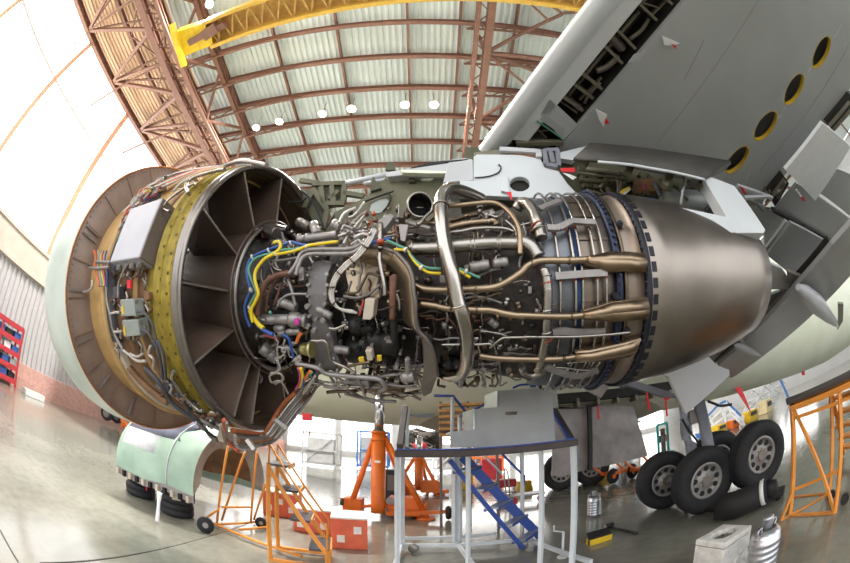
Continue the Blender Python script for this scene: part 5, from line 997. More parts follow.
# --- orange support trestle under the engine
tr = thing('support_trestle', 'thin orange tube trestle on small wheels under the fan', 'stand', (-2.9, 4.8, 0))
feet = [V(-3.04, 4.62), V(-2.72, 5.3)]; tops = [V(-3.02, 4.7, 1.42), V(-2.78, 4.98, 1.4), V(-2.66, 5.25, 1.42)]
pts = [(PZ(217, 527), PD(228, 446, 5.35)), (PZ(222, 523), PD(245, 452, 5.5)), (PZ(251, 526), PD(257, 452, 5.7)), (PZ(254, 522), PD(266, 483, 5.9))]
for p, q_ in pts: b = MB(); b.tube([p+V(0, 0, .05), q_], .02, 10); part(b, 'post', 'frame_orange', tr)
b = MB()
for p, q_ in ((PZ(214, 528), PZ(256, 525)), (PZ(214, 527), PZ(302, 560)), (PZ(240, 533), PZ(270, 530)), (PZ(206, 527), PZ(214, 528))): b.tube([p+V(0, 0, .06), q_+V(0, 0, .06)], .022, 8)
part(b, 'base_frame', 'frame_orange', tr)
b = MB(); b.tube([PD(222, 507, 5.5), PD(251, 507, 5.8)], .018, 8); b.tube([PZ(206, 524)+V(0, 0, .1), PD(219, 509, 5.45)], .02, 8); part(b, 'cross_tube', 'frame_orange', tr)
for c in (PZ(206, 533, 0)+V(0, 0, .13), PZ(261, 528, 0)+V(0, 0, .1)):
    w_ = .13 if c.x < -2.8 else .1; b = MB(); b.lathe([(-.03, .02), (-.03, w_*.9), (-.015, w_), (.015, w_), (.03, w_*.9), (.03, .02)], c, (.5, -.85, 0), (0, 0, 1), 24); b.cur = 1; b.cyl(c-V(.5, -.85)*.035, c+V(.5, -.85)*.035, w_*.35); b.build('wheel', ['rubber', 'cast_grey'], tr)
# --- orange step ladder in the sunlight
ld = thing('step_ladder', 'orange mobile step ladder with dark treads beside the red crates', 'ladder', (-1.5, 4.8, 0))
st = [(PZ(320, 544, .27), .4), (PZ(302, 516, .62), .4), (PZ(291, 488, .98), .4), (PZ(281, 464, 1.3), .4)]
print('ladder', [tuple(round(c, 2) for c in p) for p, _ in st])
dirv = (st[3][0]-st[0][0]); dirv.z = 0; dirv.normalize(); wid = V(dirv.y, -dirv.x)
for i, (p, w_) in enumerate(st):
    b = MB(); b.box(p, (.24, .6, .03), ax=(dirv, wid, V(0, 0, 1))); part(b, 'tread', 'band_slate', ld, .004)
    b = MB(); b.box(p-dirv*.14, (.02, .56, .06), ax=(dirv, wid, V(0, 0, 1))); part(b, 'tread_edge', 'frame_orange', ld)
for sg in (-1, 1):
    b = MB(); a = st[0][0]+wid*.29*sg-dirv*.1; c = st[3][0]+wid*.29*sg+dirv*.1; b.bar(V(a.x, a.y, .02), a, .05, .05); b.bar(a-V(0, 0, .06), c-V(0, 0, .04), .03, .05); b.bar(V(c.x, c.y, .02), c, .045, .045); b.bar(V(a.x, a.y, .05), V(c.x, c.y, .05), .045, .045); part(b, 'side_frame', 'frame_orange', ld)
    b = MB(); b.tube([a+V(0, 0, .0), a+V(0, 0, .3), c+V(0, 0, .25), c], .014, 8); part(b, 'handrail', 'frame_orange', ld)
# --- red crates
def crate(loc, size, rz, label, nst=3):
    o = thing('crate', label, 'crate', loc, 'red crates by the jack'); o.rotation_euler = (0, 0, rz)
    b = MB(); b.box((0, 0, size[2]/2), size); b.build('crate_body', 'crate_red', o, bevel=.015, loc=(0, 0, 0))
    b = MB(); b.box((0, 0, size[2]+.01), (size[0]*1.02, size[1]*1.02, .03)); b.build('lid', 'crate_top', o, bevel=.008, loc=(0, 0, 0))
    for i in range(nst):
        b = MB(); b.box((size[0]*(-.5+(i+.6)/(nst+.2)), -size[1]/2-.004, size[2]*(.35+.3*(i % 2))), (.11, .006, .12)); b.build('sticker', 'crate_top', o, loc=(0, 0, 0))
    for i in range(3): 
        b = MB(); b.box((size[0]/2+.004, -size[1]*.2, size[2]*(.2+.28*i)), (.006, .12, .09)); b.build('sticker', 'crate_top', o, loc=(0, 0, 0))
    return o
crate((-1.12, 5.32, 0), (.52, .62, .5), R(12), 'red crate with white lid nearest the orange jack', 2); crate((-1.78, 5.95, 0), (.8, .5, .42), R(12), 'long red crate behind the orange step ladder', 4); crate((-2.75, 6.7, 0), (.7, .5, .5), R(10), 'red crate farthest left, behind the top of the step ladder', 3)
# --- orange tripod jacks
def jack(c, h, hr, label, feet, sc=1):
    o = thing('aircraft_jack', label, 'jack', c, 'orange tripod aircraft jacks'); c = Vector(c)
    b = MB(); b.tube([c+V(0, 0, .12), c+V(0, 0, .3), c+V(0, 0, h)], .155*sc, 24); b.tube([c+V(0, 0, h-.02), c+V(0, 0, h+.02)], .19*sc, 24); b.tube([c+V(0, 0, h-.2), c+V(0, 0, h-.12)], .17*sc, 24); part(b, 'cylinder', 'jack_orange', o)
    b = MB(); b.tube([c+V(0, 0, h), c+V(0, 0, hr)], .11*sc, 24); b.tube([c+V(0, 0, hr), c+V(0, 0, hr+.08)], [.06*sc, .05*sc], 16); part(b, 'ram', 'chrome', o)
    b = MB(); b.tube([c+V(0, 0, h+.02), c+V(0, 0, h+.05)], .145*sc, 24); part(b, 'lock_nut', 'hub_steel', o)
    b = MB(); b.box(c+V(.165*sc*0, -.157*sc, 1.3), (.12, .012, .05)); part(b, 'plate', 'crate_top', o)
    for f in feet:
        f = Vector(f); b = MB(); b.tube([c+(f-c)*.12+V(0, 0, h-.08), f+V(0, 0, .12)], .065*sc, 14); b.tube([f+V(0, 0, .2), f+V(0, 0, .4)], .03, 10); part(b, 'leg', 'jack_orange', o)
        b = MB(); b.tube([f+V(0, 0, .0), f+V(0, 0, .04)], .2*sc, 20); b.tube([f+V(0, 0, .04), f+V(0, 0, .12)], [.09, .05], 14); part(b, 'foot_pad', 'jack_orange', o)
        b = MB(); b.tube([c+V(0, 0, .3), f+V(0, 0, .16)], .035*sc, 10); part(b, 'base_bar', 'jack_orange', o)
    return o
cj = V(-.98, 7.65)
J = jack(cj, 1.95, 3.1, 'tall orange tripod jack with shining ram under the belly, nearest the stand', [(-1.62, 7.72, 0), (.02, 7.62, 0), (-.3, 9.1, 0)])
b = MB(); b.box((-1.55, 7.85, .22), (.42, .4, .36)); part(b, 'tank', 'jack_orange', J, .02); b = MB(); b.tube([V(-1.8, 7.7, .3), V(-1.72, 7.7, .3)], .09, 16); part(b, 'tank_cap', 'band_slate', J)
b = MB(); b.box((-.42, 7.9, .26), (.7, .5, .44)); part(b, 'pump_box', 'jack_orange', J, .03); b = MB(); b.tube([V(-.72, 7.62, .42), V(-.72, 7.58, .42)], .09, 18); part(b, 'pump_cover', 'cast_grey', J)
b = MB(); b.bar(V(-.8, 7.55, .13), V(.42, 7.5, .2), .08, .08); part(b, 'tow_bar', 'jack_orange', J); b = MB(); b.lathe([(-.05, .03), (-.05, .13), (-.02, .155), (.02, .155), (.05, .13), (.05, .03)], V(.48, 7.5, .17), (1, .1, 0), (0, 0, 1), 24); part(b, 'wheel', 'rubber', J)
cj2 = V(-.2, 12.0)
J2 = jack(cj2, 1.4, 1.95, 'orange tripod jack standing farther off, seen through the white stand', [(.45, 11.6, 0), (-1.05, 12.2, 0), (.1, 13.2, 0)], .95)
b = MB(); b.box((.15, 11.7, .3), (.6, .5, .4)); part(b, 'tank', 'jack_orange', J2, .03); b = MB(); b.box((.5, 11.55, .14), (.5, .4, .1)); part(b, 'tray', 'jack_orange', J2, .02)
def simple(name, label, cat, m, shapes, group=None, bevel=0):
    b = MB()
    for s in shapes:
        if s[0] == 'box': b.box(*s[1:])
        elif s[0] == 'bar': b.bar(*s[1:])
        elif s[0] == 'tube': b.tube(*s[1:])
    return tag(b.build(name, m, bevel=bevel), label, cat, group)
cb = thing('cabinet', 'dark cabinet standing behind the tall orange jack', 'cabinet', (-.9, 11, 0)); b = MB(); b.box((-.95, 11, .45), (.75, .6, .9)); part(b, 'body', 'rack_black', cb, .02); b = MB(); b.box((-.95, 10.69, .5), (.3, .02, .5)); part(b, 'door', 'box_taupe', cb)
# --- white work stand with blue stairs
sd_ = thing('work_stand', 'white tubular work stand with blue mesh stairs and dark bumper edge', 'work stand', (.6, 4.5, 0))
zt = 1.60; F0, F1 = PY(397, 447, 3.5), PY(574.5, 441, 3.5); F0.z = F1.z = zt; K0, K1 = V(-.30, 5.15, zt), V(1.75, 5.3, zt)
b = MB(); b.plate([F0+V(0, .03, -.05), F1+V(0, .03, -.05), K1-V(0, 0, .05), K0-V(0, 0, .05)], (0, 0, .05)); part(b, 'deck', 'mesh_steel', sd_)
b = MB(); b.bar(F0+V(-.02, -.03, -.02), F1+V(.02, -.03, -.02), .07, .075); part(b, 'bumper', 'bumper', sd_, .015)
b = MB(); b.bar(F0+V(0, -.055, .024), F1+V(0, -.055, .024), .02, .012); part(b, 'blue_edge', 'stair_blue', sd_)
for p, w_ in ((V(F0.x, 3.52), .035), (V(-.33, 5.09), .07), (V(.42, 5.2), .06), (V(.5, 5.25), .05), (V(.42, 3.55), .035), (V(1.44, 5.3), .05), (V(1.18, 3.58), .045), (V(1.53, 3.53), .055)):
    b = MB(); b.bar(V(p.x, p.y, .06), V(p.x, p.y, zt-.05), w_, w_); part(b, 'post', 'stand_white', sd_)
b = MB(); z0 = .12
for p, q_ in (((-.33, 5.09), (1.5, 5.05)), ((-.3, 5.5), (1.1, 5.6)), ((1.44, 5.05), (1.75, 3.5)), ((-.33, 5.09), (-.35, 3.5)), ((.45, 5.2), (.6, 3.5))): b.bar(V(*p, z0), V(*q_, z0), .05, .05)
part(b, 'base_frame', 'stand_white', sd_)
for p in (V(-.16, 5.02, .09), V(1.34, 4.85, .08)):
    b = MB(); b.lathe([(-.025, .01), (-.025, .075), (.025, .075), (.025, .01)], p, (.3, 1, 0), (0, 0, 1), 20); part(b, 'caster', 'cast_grey', sd_)
b = MB(); P = [PZ(556, 545, .0), PZ(556, 545, .25)]; b.tube([V(1.68, 4.2, 0), V(1.68, 4.2, .38)], .018, 8); b.tube([V(1.68, 4.2, .38), V(1.55, 4.2, .42), V(1.55, 4.2, .5)], .012, 8); b.tube([V(1.68, 4.2, 0), V(1.68, 4.2, .02)], .07, 14); part(b, 'screw_jack', 'stand_white', sd_)
def rail(name, m, P, r=.02): b = MB(); b.tube(smooth_path(P, 4) if len(P) > 3 else P, r, 10); return part(b, name, m, sd_)
b = MB(); a, c = PY(405, 408, 4.2), PY(400, 447, 3.6); b.bar(a, c, .07, .07); part(b, 'end_rail', 'bumper', sd_, .01); b = MB(); a, c = PY(554.5, 411, 4.3), PY(573, 443, 3.55); b.bar(a, c, .07, .07); part(b, 'end_rail', 'bumper', sd_, .01); b = MB(); b.bar(a+V(-.05, -.03, 0), c+V(-.05, -.03, .02), .03, .05); part(b, 'blue_edge', 'stair_blue', sd_)
rail('post', 'stand_white', [PY(408, 408, 4.3), PY(407, 447, 4.3)], .02); rail('handrail', 'stair_blue', [PY(434, 395.5, 5.2), PY(453, 396, 5.2), PY(469, 416, 5.2)], .022); rail('post', 'stand_white', [PY(452.5, 397, 5.2), PY(452, 447, 5.2)], .028)
rail('handrail', 'stair_blue', [PY(459, 417, 5.1), PY(491, 401, 5.1)], .018); rail('post', 'stand_white', [PY(459.5, 417, 5.0), PY(460, 447, 5.0)], .03); rail('handrail', 'stair_blue', [PY(502, 454, 5.3), V(1.48, 5.3, 1.1), V(1.47, 5.32, .95)], .02)
rail('brace', 'stand_white', [PY(484, 455, 5.35), PY(502, 474, 5.35)], .018); rail('brace', 'stand_white', [PY(468, 455, 4.6), PY(470, 500, 4.6)], .012)
s0n, s0f = PZ(523, 548, .06), PZ(540, 536, .08); hd = V(s0f.x-s0n.x, s0f.y-s0n.y).normalized()
tn, tf = PD(450, 468, 4.55), PD(463, 455, 5.0); tn.z = 1.47; tf.z = 1.5
for a, c, h_ in ((s0n, tn, .06), (s0f, tf, .14)): b = MB(); b.bar(a, c, .035, h_); part(b, 'stringer', 'stair_blue', sd_)
for i in range(5):
    f = .06+.2*i; p, q_ = s0n+(tn-s0n)*f, s0f+(tf-s0f)*f; z = V(0, 0, .03); d = V((s0n-tn).x, (s0n-tn).y).normalized()*.1
    b = MB(); b.plate([p-d+z, q_-d+z, q_+d+z, p+d+z], (0, 0, .025)); part(b, 'tread', 'mesh_steel', sd_)
    b = MB(); b.bar(p+d+z, q_+d+z, .02, .04); b.bar(p-d+z, q_-d+z, .02, .04); part(b, 'tread_frame', 'stair_blue', sd_)
# --- grey stepped panel standing on the stand
pn = thing('stepped_panel', 'grey stepped plywood box with a hand slot standing on the work stand', 'box', (1, 3.7, zt))
q = lambda *pts: [PY(380+x/2.918, 370+y/2.918, 3.62) for x, y in pts]
lp_ = q((205, 226), (205, 180), (276, 174), (278, 114), (345, 108), (346, 60), (500, 48), (513, 224)); sl = q((366, 122), (400, 121), (400, 131), (366, 132))
for p in lp_: 
    if p.z < zt+.02: p.z = zt
b = MB(); b.plate(lp_, (0, .03, 0), [sl]); part(b, 'face', 'ply_grey', pn, .004)
dn = V(-.02, .42, 0)
for i, j in ((1, 2), (3, 4), (5, 6), (6, 7)): b = MB(); b.plate([lp_[i]+V(0, .03, 0), lp_[j]+V(0, .03, 0), lp_[j]+dn, lp_[i]+dn], (0, 0, -.02)); part(b, 'step_board', 'ply_grey', pn)
for i, j in ((2, 3), (4, 5)): b = MB(); b.plate([lp_[i]+V(-.004, -.01, 0), lp_[j]+V(-.004, -.01, 0), lp_[j]+V(-.09, .3, 0), lp_[i]+V(-.09, .3, 0)], (-.01, 0, 0)); part(b, 'riser', 'can_alu', pn)
b = MB(); P = [PY(x, y, 3.6) for x, y in ((513, 388), (520, 385), (530, 384), (532, 381))]; b.tube(smooth_path(P, 4), .012, 8); o = b.build('blue_hose', 'stair_blue'); b = MB(); b.tube([PY(533, 378, 3.6), PY(533, 387, 3.6)], .035, 14); b.build('blue_cap', 'stair_blue', o); tag(o, 'short blue hose with cap on top of the grey stepped panel', 'hose')
# --- floor odds and ends at the right
def canister(loc, sc, label):
    o = thing('canister', label, 'canister', loc, 'aluminium canisters on the floor'); o.scale = (sc, sc, sc)
    b = MB(); pr = [(0, .0), (0, .13), (.02, .15)]
    for i in range(6): z = .05+i*.065; pr += [(z, .158), (z+.012, .166), (z+.03, .166), (z+.042, .158)]
    pr += [(.46, .155), (.5, .13), (.52, .09)]; b.lathe(pr, (0, 0, 0), (0, 0, 1), n=36); b.build('body', 'can_alu', o, loc=(0, 0, 0))
    b = MB(); b.lathe([(.51, .055), (.6, .052), (.605, .058), (.63, .058), (.632, 0)], (0, 0, 0), (0, 0, 1), n=24); b.build('neck', 'can_alu', o, loc=(0, 0, 0))
    for sg in (1, -1): b = MB(); b.tube(smooth_path([(sg*.13, 0, .46), (sg*.155, 0, .54), (sg*.1, 0, .56), (sg*.09, 0, .5)], 4), .009, 8); b.build('handle', 'can_alu', o, loc=(0, 0, 0))
    return o
canister(PZ(757.5, 577), .92, 'large ribbed aluminium canister beside the white bucket'); canister(PZ(594, 516.5), .82, 'small aluminium canister standing alone on the open floor')
bc = thing('bucket', 'chipped white plaster tub with a hole in its top beside the canister', 'tub', PZ(718, 572)); pz = PZ(718, 572)
b = MB(); h = .42; w_ = .2; n = 20
q = [(-w_, -w_), (w_, -w_), (w_, w_), (-w_, w_)]; L0 = [pz+V(x, y, h) for x, y in q]; b.plate([p-V(0, 0, .0) for p in L0], (0, 0, -.06), [[pz+V(.13*math.cos(i*.4488), .11*math.sin(i*.4488), h) for i in range(14)]])
for i in range(4): p, q_ = L0[i]-V(0, 0, .058), L0[(i+1) % 4]-V(0, 0, .058); b.plate([p, q_, q_-V(0, 0, h), p-V(0, 0, h)], (pz+V(0, 0, h/2)-(p+q_)/2).normalized()*.03)
part(b, 'tub_body', 'concrete', bc, .012); b = MB(); b.box(pz+V(0, 0, .04), (.34, .34, .06)); part(b, 'tub_floor', 'concrete', bc)
b = MB()
for i in range(14): b.sphere(pz+V(RND.uniform(-.02, .2), -.2, RND.uniform(.02, .3)), RND.uniform(.02, .05), 7, 5, (1, .35, 1))
part(b, 'plaster_crust', 'concrete', bc)
ch = thing('wheel_chock', 'yellow wheel chock with black top lying on the floor', 'chock', PZ(599, 545)); p = PZ(599, 542)
b = MB(); b.box(p+V(0, 0, .045), (.36, .14, .09), R(4)); part(b, 'block', 'chock_yellow', ch, .008); b = MB(); b.plate([p+V(-.19, -.06, .09), p+V(.18, -.04, .09), p+V(.18, .1, .15), p+V(-.16, .1, .15)], (0, 0, .02)); part(b, 'pad', 'tool_black', ch); b = MB(); b.plate([p+V(-.2, -.07, 0), p+V(-.16, -.07, 0), p+V(-.14, .1, .15), p+V(-.19, -.06, .09)], (.015, 0, 0)); part(b, 'end_pad', 'tool_black', ch)
tl = thing('hammer', 'black mallet lying on the floor behind the yellow chock', 'hammer', PZ(620, 530)); p, q_ = PZ(609, 528), PZ(637, 535)
b = MB(); b.tube([p+V(0, 0, .03), q_+V(0, 0, .025)], [.018, .026], 10); part(b, 'handle', 'tool_black', tl); b = MB(); d = (q_-p).normalized(); nrm = V(-d.y, d.x); b.tube([p+nrm*.07+V(0, 0, .045), p-nrm*.06+V(0, 0, .045)], .045, 14); part(b, 'head', 'tool_black', tl); b = MB(); b.tube([p-nrm*.062+V(0, 0, .045), p-nrm*.075+V(0, 0, .045)], .04, 14); part(b, 'head_face', 'cast_grey', tl)
# --- dark dolly under the main wheels
mt = thing('wheel_dolly', 'low black dolly with padded roller on the floor under the main wheels', 'dolly', (4.6, 4.2, 0))
P = [PZ(690, 514), PZ(735, 517), PZ(783, 500), PZ(785, 492), PZ(730, 500)]
b = MB(); b.plate([p+V(0, 0, .06) for p in P], (0, 0, .05)); part(b, 'deck', 'mat_black', mt, .01); a, c = PZ(735, 505, .2), PZ(768, 490, .3); b = MB(); b.tube([PZ(716, 508, .22), a, c], [.17, .2, .17], 18); part(b, 'padded_roller', 'mat_black', mt); b = MB(); d = (c-a).normalized(); b.tube([c-d*.1, c-d*.04], .178, 18); part(b, 'white_band', 'tag_white', mt); b = MB(); b.tube([c, c+d*.14], [.15, .09], 18); part(b, 'roller_end', 'mat_black', mt)
for p in (P[0], P[1], P[2]): b = MB(); b.tube([p+V(-.02, .1, .035), p+V(.03, .1, .035)], .035, 12); part(b, 'caster', 'rubber', mt)
# --- orange stair stand at the right edge
os_ = thing('access_stairs', 'orange tubular access stairs with dark deck at the hangar side', 'stairs', (4.4, 1.9, 0))
def up(px, py, base): h = math.hypot(base.x, base.y); d = ray(px, py); return V(base.x, base.y, EYE+h*d.z/math.hypot(d.x, d.y))
pA, pB, pC, pD = PZ(790, 515.5), PZ(834.6, 513), PZ(792, 511), PZ(838, 507)
tA_ = up(774, 417, pA); tB = up(813.5, 400, pB); zz = (tA_.z+tB.z)/2
b = MB()
F = {}
for i, (p, q_) in enumerate(((pA, V(pA.x, pA.y, zz)), (pB, V(pB.x, pB.y, zz)))):
    back = V(.62, .38); F[i] = (p, q_); 
    for k, o_ in enumerate((V(0, 0), back)):
        b = MB(); b.bar(p+o_, q_+o_, .045, .045); part(b, 'post', 'frame_orange', os_)
back = V(.62, .38); a, c = F[0], F[1]
def ob(p, q_, n_='brace', w_=.035): b = MB(); b.bar(p, q_, w_, w_); part(b, n_, 'frame_orange', os_)
ob(a[1], c[0], 'brace'); ob(a[0]+back, c[0]+back*1, 'base_bar'); ob(a[0], c[0], 'base_bar', .045); ob(a[0], a[0]+back, 'base_bar'); ob(c[0], c[0]+back, 'base_bar'); ob(a[0]+V(0, 0, .0), (c[0]+back), 'base_bar'); ob(a[1]+back, c[0]+back); ob(a[0]+V(-.14, .06, 0), a[0]+V(0, 0, .32)); ob(a[0]+V(-.14, .06, .0), a[0]); ob(a[0]+V(0, 0, .32), c[0]+V(.2, .1, .4)); 
far = (c[1]-a[1])*1.0
ob(a[1], c[1]+far*.9, 'deck_beam', .06); ob(a[1]+back, c[1]+back+far*.9, 'deck_beam', .06); ob(a[1], a[1]+back, 'deck_beam', .06); ob(a[1]-V(0, 0, .12), c[1]+far*.9-V(0, 0, .12), 'deck_beam')
b = MB(); u2 = V(0, 0, .05); b.plate([a[1]-far*.12+u2, c[1]+far*.9+u2, c[1]+far*.9+back+u2, a[1]+back-far*.12+u2], (0, 0, .04)); part(b, 'deck', 'bumper', os_)
sA = c[1]+back*1.0; sB = V(sA.x+1.5, sA.y+.35, .05)
for o_ in (V(0, 0), V(-.25, -.62)): ob(sA+o_, sB+o_, 'stringer', .06)
for i in range(5): p = sA+(sB-sA)*((i+.7)/5.4); b = MB(); b.bar(p, p+V(-.25, -.62), .2, .035); part(b, 'tread', 'frame_orange', os_)
for k in (0, 1): p = PZ(844, 505)+V(.2*k, .3*k, .06); b = MB(); b.tube([p, p+V(.05, .02, 0)], .06, 14); part(b, 'caster', 'rubber', os_)
# --- things along the far side
rk = thing('storage_rack', 'tall red shelf rack with blue bins against the ribbed wall', 'rack', (-17.5, 6.6, 0))
o0, o1 = V(-17.4, 4.0), V(-17.4, 6.8); RZ = 2.75
for p in (o0, o1, o0+V(-1, 0), o1+V(-1, 0), (o0+o1)/2): b = MB(); b.bar(p, p+V(0, 0, RZ), .1, .1); part(b, 'post', 'rack_red', rk)
for i in range(5):
    z = .3+i*.6; b = MB(); b.bar(o0+V(0, 0, z), o1+V(0, 0, z), .12, .22); b.bar(o0+V(-1, 0, z), o1+V(-1, 0, z), .1, .16); part(b, 'shelf_beam', 'rack_red', rk); b = MB(); b.plate([o0+V(0, 0, z), o1+V(0, 0, z), o1+V(-1, 0, z), o0+V(-1, 0, z)], (0, 0, .03)); part(b, 'shelf', 'mesh_steel', rk)
nbx = 0
for i in range(4):
    for k in range(5):
        m = ['rack_blue', 'ply_grey', 'tag_white', 'rack_blue', 'rack_black'][(i*2+k) % 5]; y = 4.3+k*.56; z = .33+i*.6
        simple('storage_bin', '%s bin on the %s shelf of the red rack, %s from its %s end' % (['blue', 'grey', 'white', 'blue', 'black'][(i*2+k) % 5], ['lowest', 'second', 'third', 'fourth'][i], ['first', 'second', 'third', 'second', 'first'][k], ['near', 'near', 'near', 'far', 'far'][k]), 'bin', m, [('box', (-17.85, y, z+.17), (.6, .44, .3+.06*((i+k) % 2)))], 'bins on the red rack', .01)
ck = thing('locker', 'black locker beside the red rack at the ribbed wall', 'locker', (-17.6, 3.4, 0)); b = MB(); b.box((-17.7, 3.0, 1.6), (.9, 1.3, 3.2)); part(b, 'body', 'rack_black', ck, .03); b = MB(); b.box((-17.24, 3.0, 2.5), (.04, .9, .9)); part(b, 'door', 'mesh_steel', ck)
simple('kerb_block', 'grey concrete kerb block on the floor at the end of the red rack', 'block', 'concrete', [('box', V(-17.3, 8.0, .14), (.7, 1.3, .28))], None, .02)
tb = thing('tow_bar', 'small orange towing frame on wheels by the nose wheels', 'tow bar', (-15.8, 14.6, 0)); q0 = PD(124, 415, 20); q0.z = .0; b = MB()
for p, r_ in ((V(-.2, 0), V(.2, .1)), (V(.2, .1), V(.9, -.3))): b.bar(q0+p+V(0, 0, .15), q0+r_+V(0, 0, .55), .12, .12); b.bar(q0+p+V(0, 0, .5), q0+r_+V(0, 0, .2), .1, .1)
b.bar(q0+V(-.2, 0, .6), q0+V(.9, -.3, .25), .12, .12); part(b, 'frame', 'jack_orange', tb); b = MB(); b.tube([q0+V(.95, -.4, .17), q0+V(1.02, -.3, .17)], .17, 16); part(b, 'wheel', 'rubber', tb)
# far equipment seen under the belly
def dolly(p, label, m, sz, group=None):
    o = thing('tow_dolly', label, 'dolly', p, group); p = Vector(p); b = MB(); b.box(p+V(0, 0, .32), (sz, .7, .1)); b.bar(p+V(-sz/2, 0, .3), p+V(-sz/2-.5, 0, .75), .06, .06); b.bar(p+V(sz*.2, 0, .35), p+V(-sz*.3, 0, .8), .06, .06); part(b, 'frame', m, o, .01)
    for x in (-sz*.35, sz*.35): b = MB(); b.lathe([(-.06, .03), (-.06, .2), (0, .24), (.06, .2), (.06, .03)], p+V(x, -.3, .24), (.2, -1, 0), (0, 0, 1), 22); part(b, 'wheel', 'rubber', o); b = MB(); b.tube([p+V(x, -.36, .24), p+V(x+.01, -.38, .24)], .08, 12); part(b, 'hub', 'jack_orange', o)
    return o
dolly(PZ(618, 481), 'orange tow dolly with black wheels beyond the belly door', 'jack_orange', 1.0); dolly(PZ(648, 478)+V(.1, .2, 0), 'orange tow dolly half hidden behind the left main wheel', 'jack_orange', .8)
simple('chock_block', 'yellow block on the floor beside the far gear wheels', 'chock', 'chock_yellow', [('box', PZ(601, 479)+V(0, 0, .14), (.6, .4, .28), R(-10))], None, .02)
rc = thing('tool_cart', 'red tool cart on the far floor, right of the blue stairs', 'cart', PZ(506, 496)); p = PZ(506, 496); b = MB(); b.box(p+V(0, 0, .42), (.55, .4, .24)); part(b, 'tray', 'rack_red', rc, .02); b = MB(); b.bar(p+V(-.25, 0, .1), p+V(-.25, 0, .9), .03, .03); b.bar(p+V(.25, 0, .1), p+V(.25, 0, .5), .03, .03); b.box(p+V(0, 0, .14), (.54, .4, .04)); part(b, 'frame', 'cast_grey', rc)
for x in (-.2, .2): b = MB(); b.tube([p+V(x, -.2, .07), p+V(x+.01, -.15, .07)], .07, 12); part(b, 'wheel', 'rubber', rc)
pc = thing('platform_cart', 'flat grey cart with tall handle and red wheels on the far floor', 'cart', PZ(525, 502)); p = PZ(525, 502); b = MB(); b.box(p+V(0, 0, .22), (.95, .5, .05)); part(b, 'deck', 'cast_grey', pc); b = MB(); b.tube(smooth_path([p+V(-.45, -.2, .2), p+V(-.5, -.2, .9), p+V(-.5, .2, .9), p+V(-.45, .2, .2)], 3), .02, 8); part(b, 'handle', 'cast_grey', pc)
for x in (-.35, .35): b = MB(); b.tube([p+V(x, -.26, .1), p+V(x+.01, -.2, .1)], .1, 14); part(b, 'wheel', 'rack_red', pc)
rb = thing('red_cabinet', 'red roller cabinet farther back behind the blue stairs', 'cabinet', PZ(491, 479)); p = PZ(491, 479); b = MB(); b.box(p+V(0, 0, .5), (.9, .6, 1.0)); part(b, 'body', 'rack_red', rb, .02)
for i in range(4): b = MB(); b.box(p+V(0, -.31, .25+i*.2), (.8, .02, .16)); part(b, 'drawer', 'rack_red', rb)
simple('yellow_bin', 'yellow bin standing behind the top of the blue stairs', 'bin', 'chock_yellow', [('box', PZ(465, 489)+V(0, 0, .4), (.55, .5, .8))], None, .04); simple('yellow_case', 'small yellow case on the far floor behind the flat cart', 'case', 'chock_yellow', [('box', PZ(524, 491)+V(0, 0, .25), (.45, .3, .2)), ('box', PZ(524, 491)+V(0, 0, .08), (.5, .35, .16))], None, .02)
# spare engine on a stand, timber dock, stillages
se = thing('spare_engine', 'dark spare engine core with a red cover on a frame, beyond the stand', 'engine', (.2, 19, 0)); c = V(-.15, 19, 1.95)
b = MB(); b.tube([c+V(-.9, 0, 0), c+V(-.3, 0, 0), c+V(.3, 0, 0), c+V(.9, 0, 0)], [.5, .75, .55, .6], 24); part(b, 'core', 'core_dark', se); b = MB(); b.sphere(c+V(-.1, -.75, -.25), .32, 12, 8, (1.2, .5, .8)); part(b, 'cover', 'rack_red', se)
for i in range(18): a = RND.uniform(0, 6.28); P = [c+V(-.9+RND.random()*.5, -.75*math.cos(a*.2), .7*math.sin(a)), c+V(0, -.8, .5*math.sin(a+1)), c+V(.7, -.65, .5*math.sin(a+.4))]; b = MB(); b.tube(smooth_path(P, 3), .03, 6); part(b, 'pipe', RND.choice(['cast_grey', 'steel', 'black_part']), se)
b = MB()
for x in (-1, 1): b.bar(c+V(x, -.6, -1.95), c+V(x, -.6, 0), .1, .1); b.bar(c+V(x, .6, -1.95), c+V(x, .6, 0), .1, .1); b.bar(c+V(x, -.6, -1.6), c+V(x, .6, -1.6), .08, .08)
for z in (-1.6, -.9): b.bar(c+V(-1, -.6, z), c+V(1, -.6, z), .1, .1)
b.bar(c+V(-1, -.6, -1.6), c+V(1, -.6, -.9), .07, .07); part(b, 'stand_frame', 'frame_white', se)
dk = thing('timber_dock', 'yellow brown timber dock of stacked boards behind the stepped panel', 'dock', (.8, 6.7, 0))
for z in (1.88, 2.0, 2.12, 2.24, 2.36, 2.48): b = MB(); b.box((.84, 6.7+(z-1.8)*.3, z), (1.15, .22, .05)); part(b, 'board', 'wood', dk)
b = MB()
b.bar(V(.26, 6.9, 1.94), V(1.42, 6.9, 1.94), .05, .05)
for x in (.3, .84, 1.38): b.bar(V(x, 6.78, 0), V(x, 6.98, 2.55), .05, .06)
part(b, 'upright', 'box_taupe', dk)
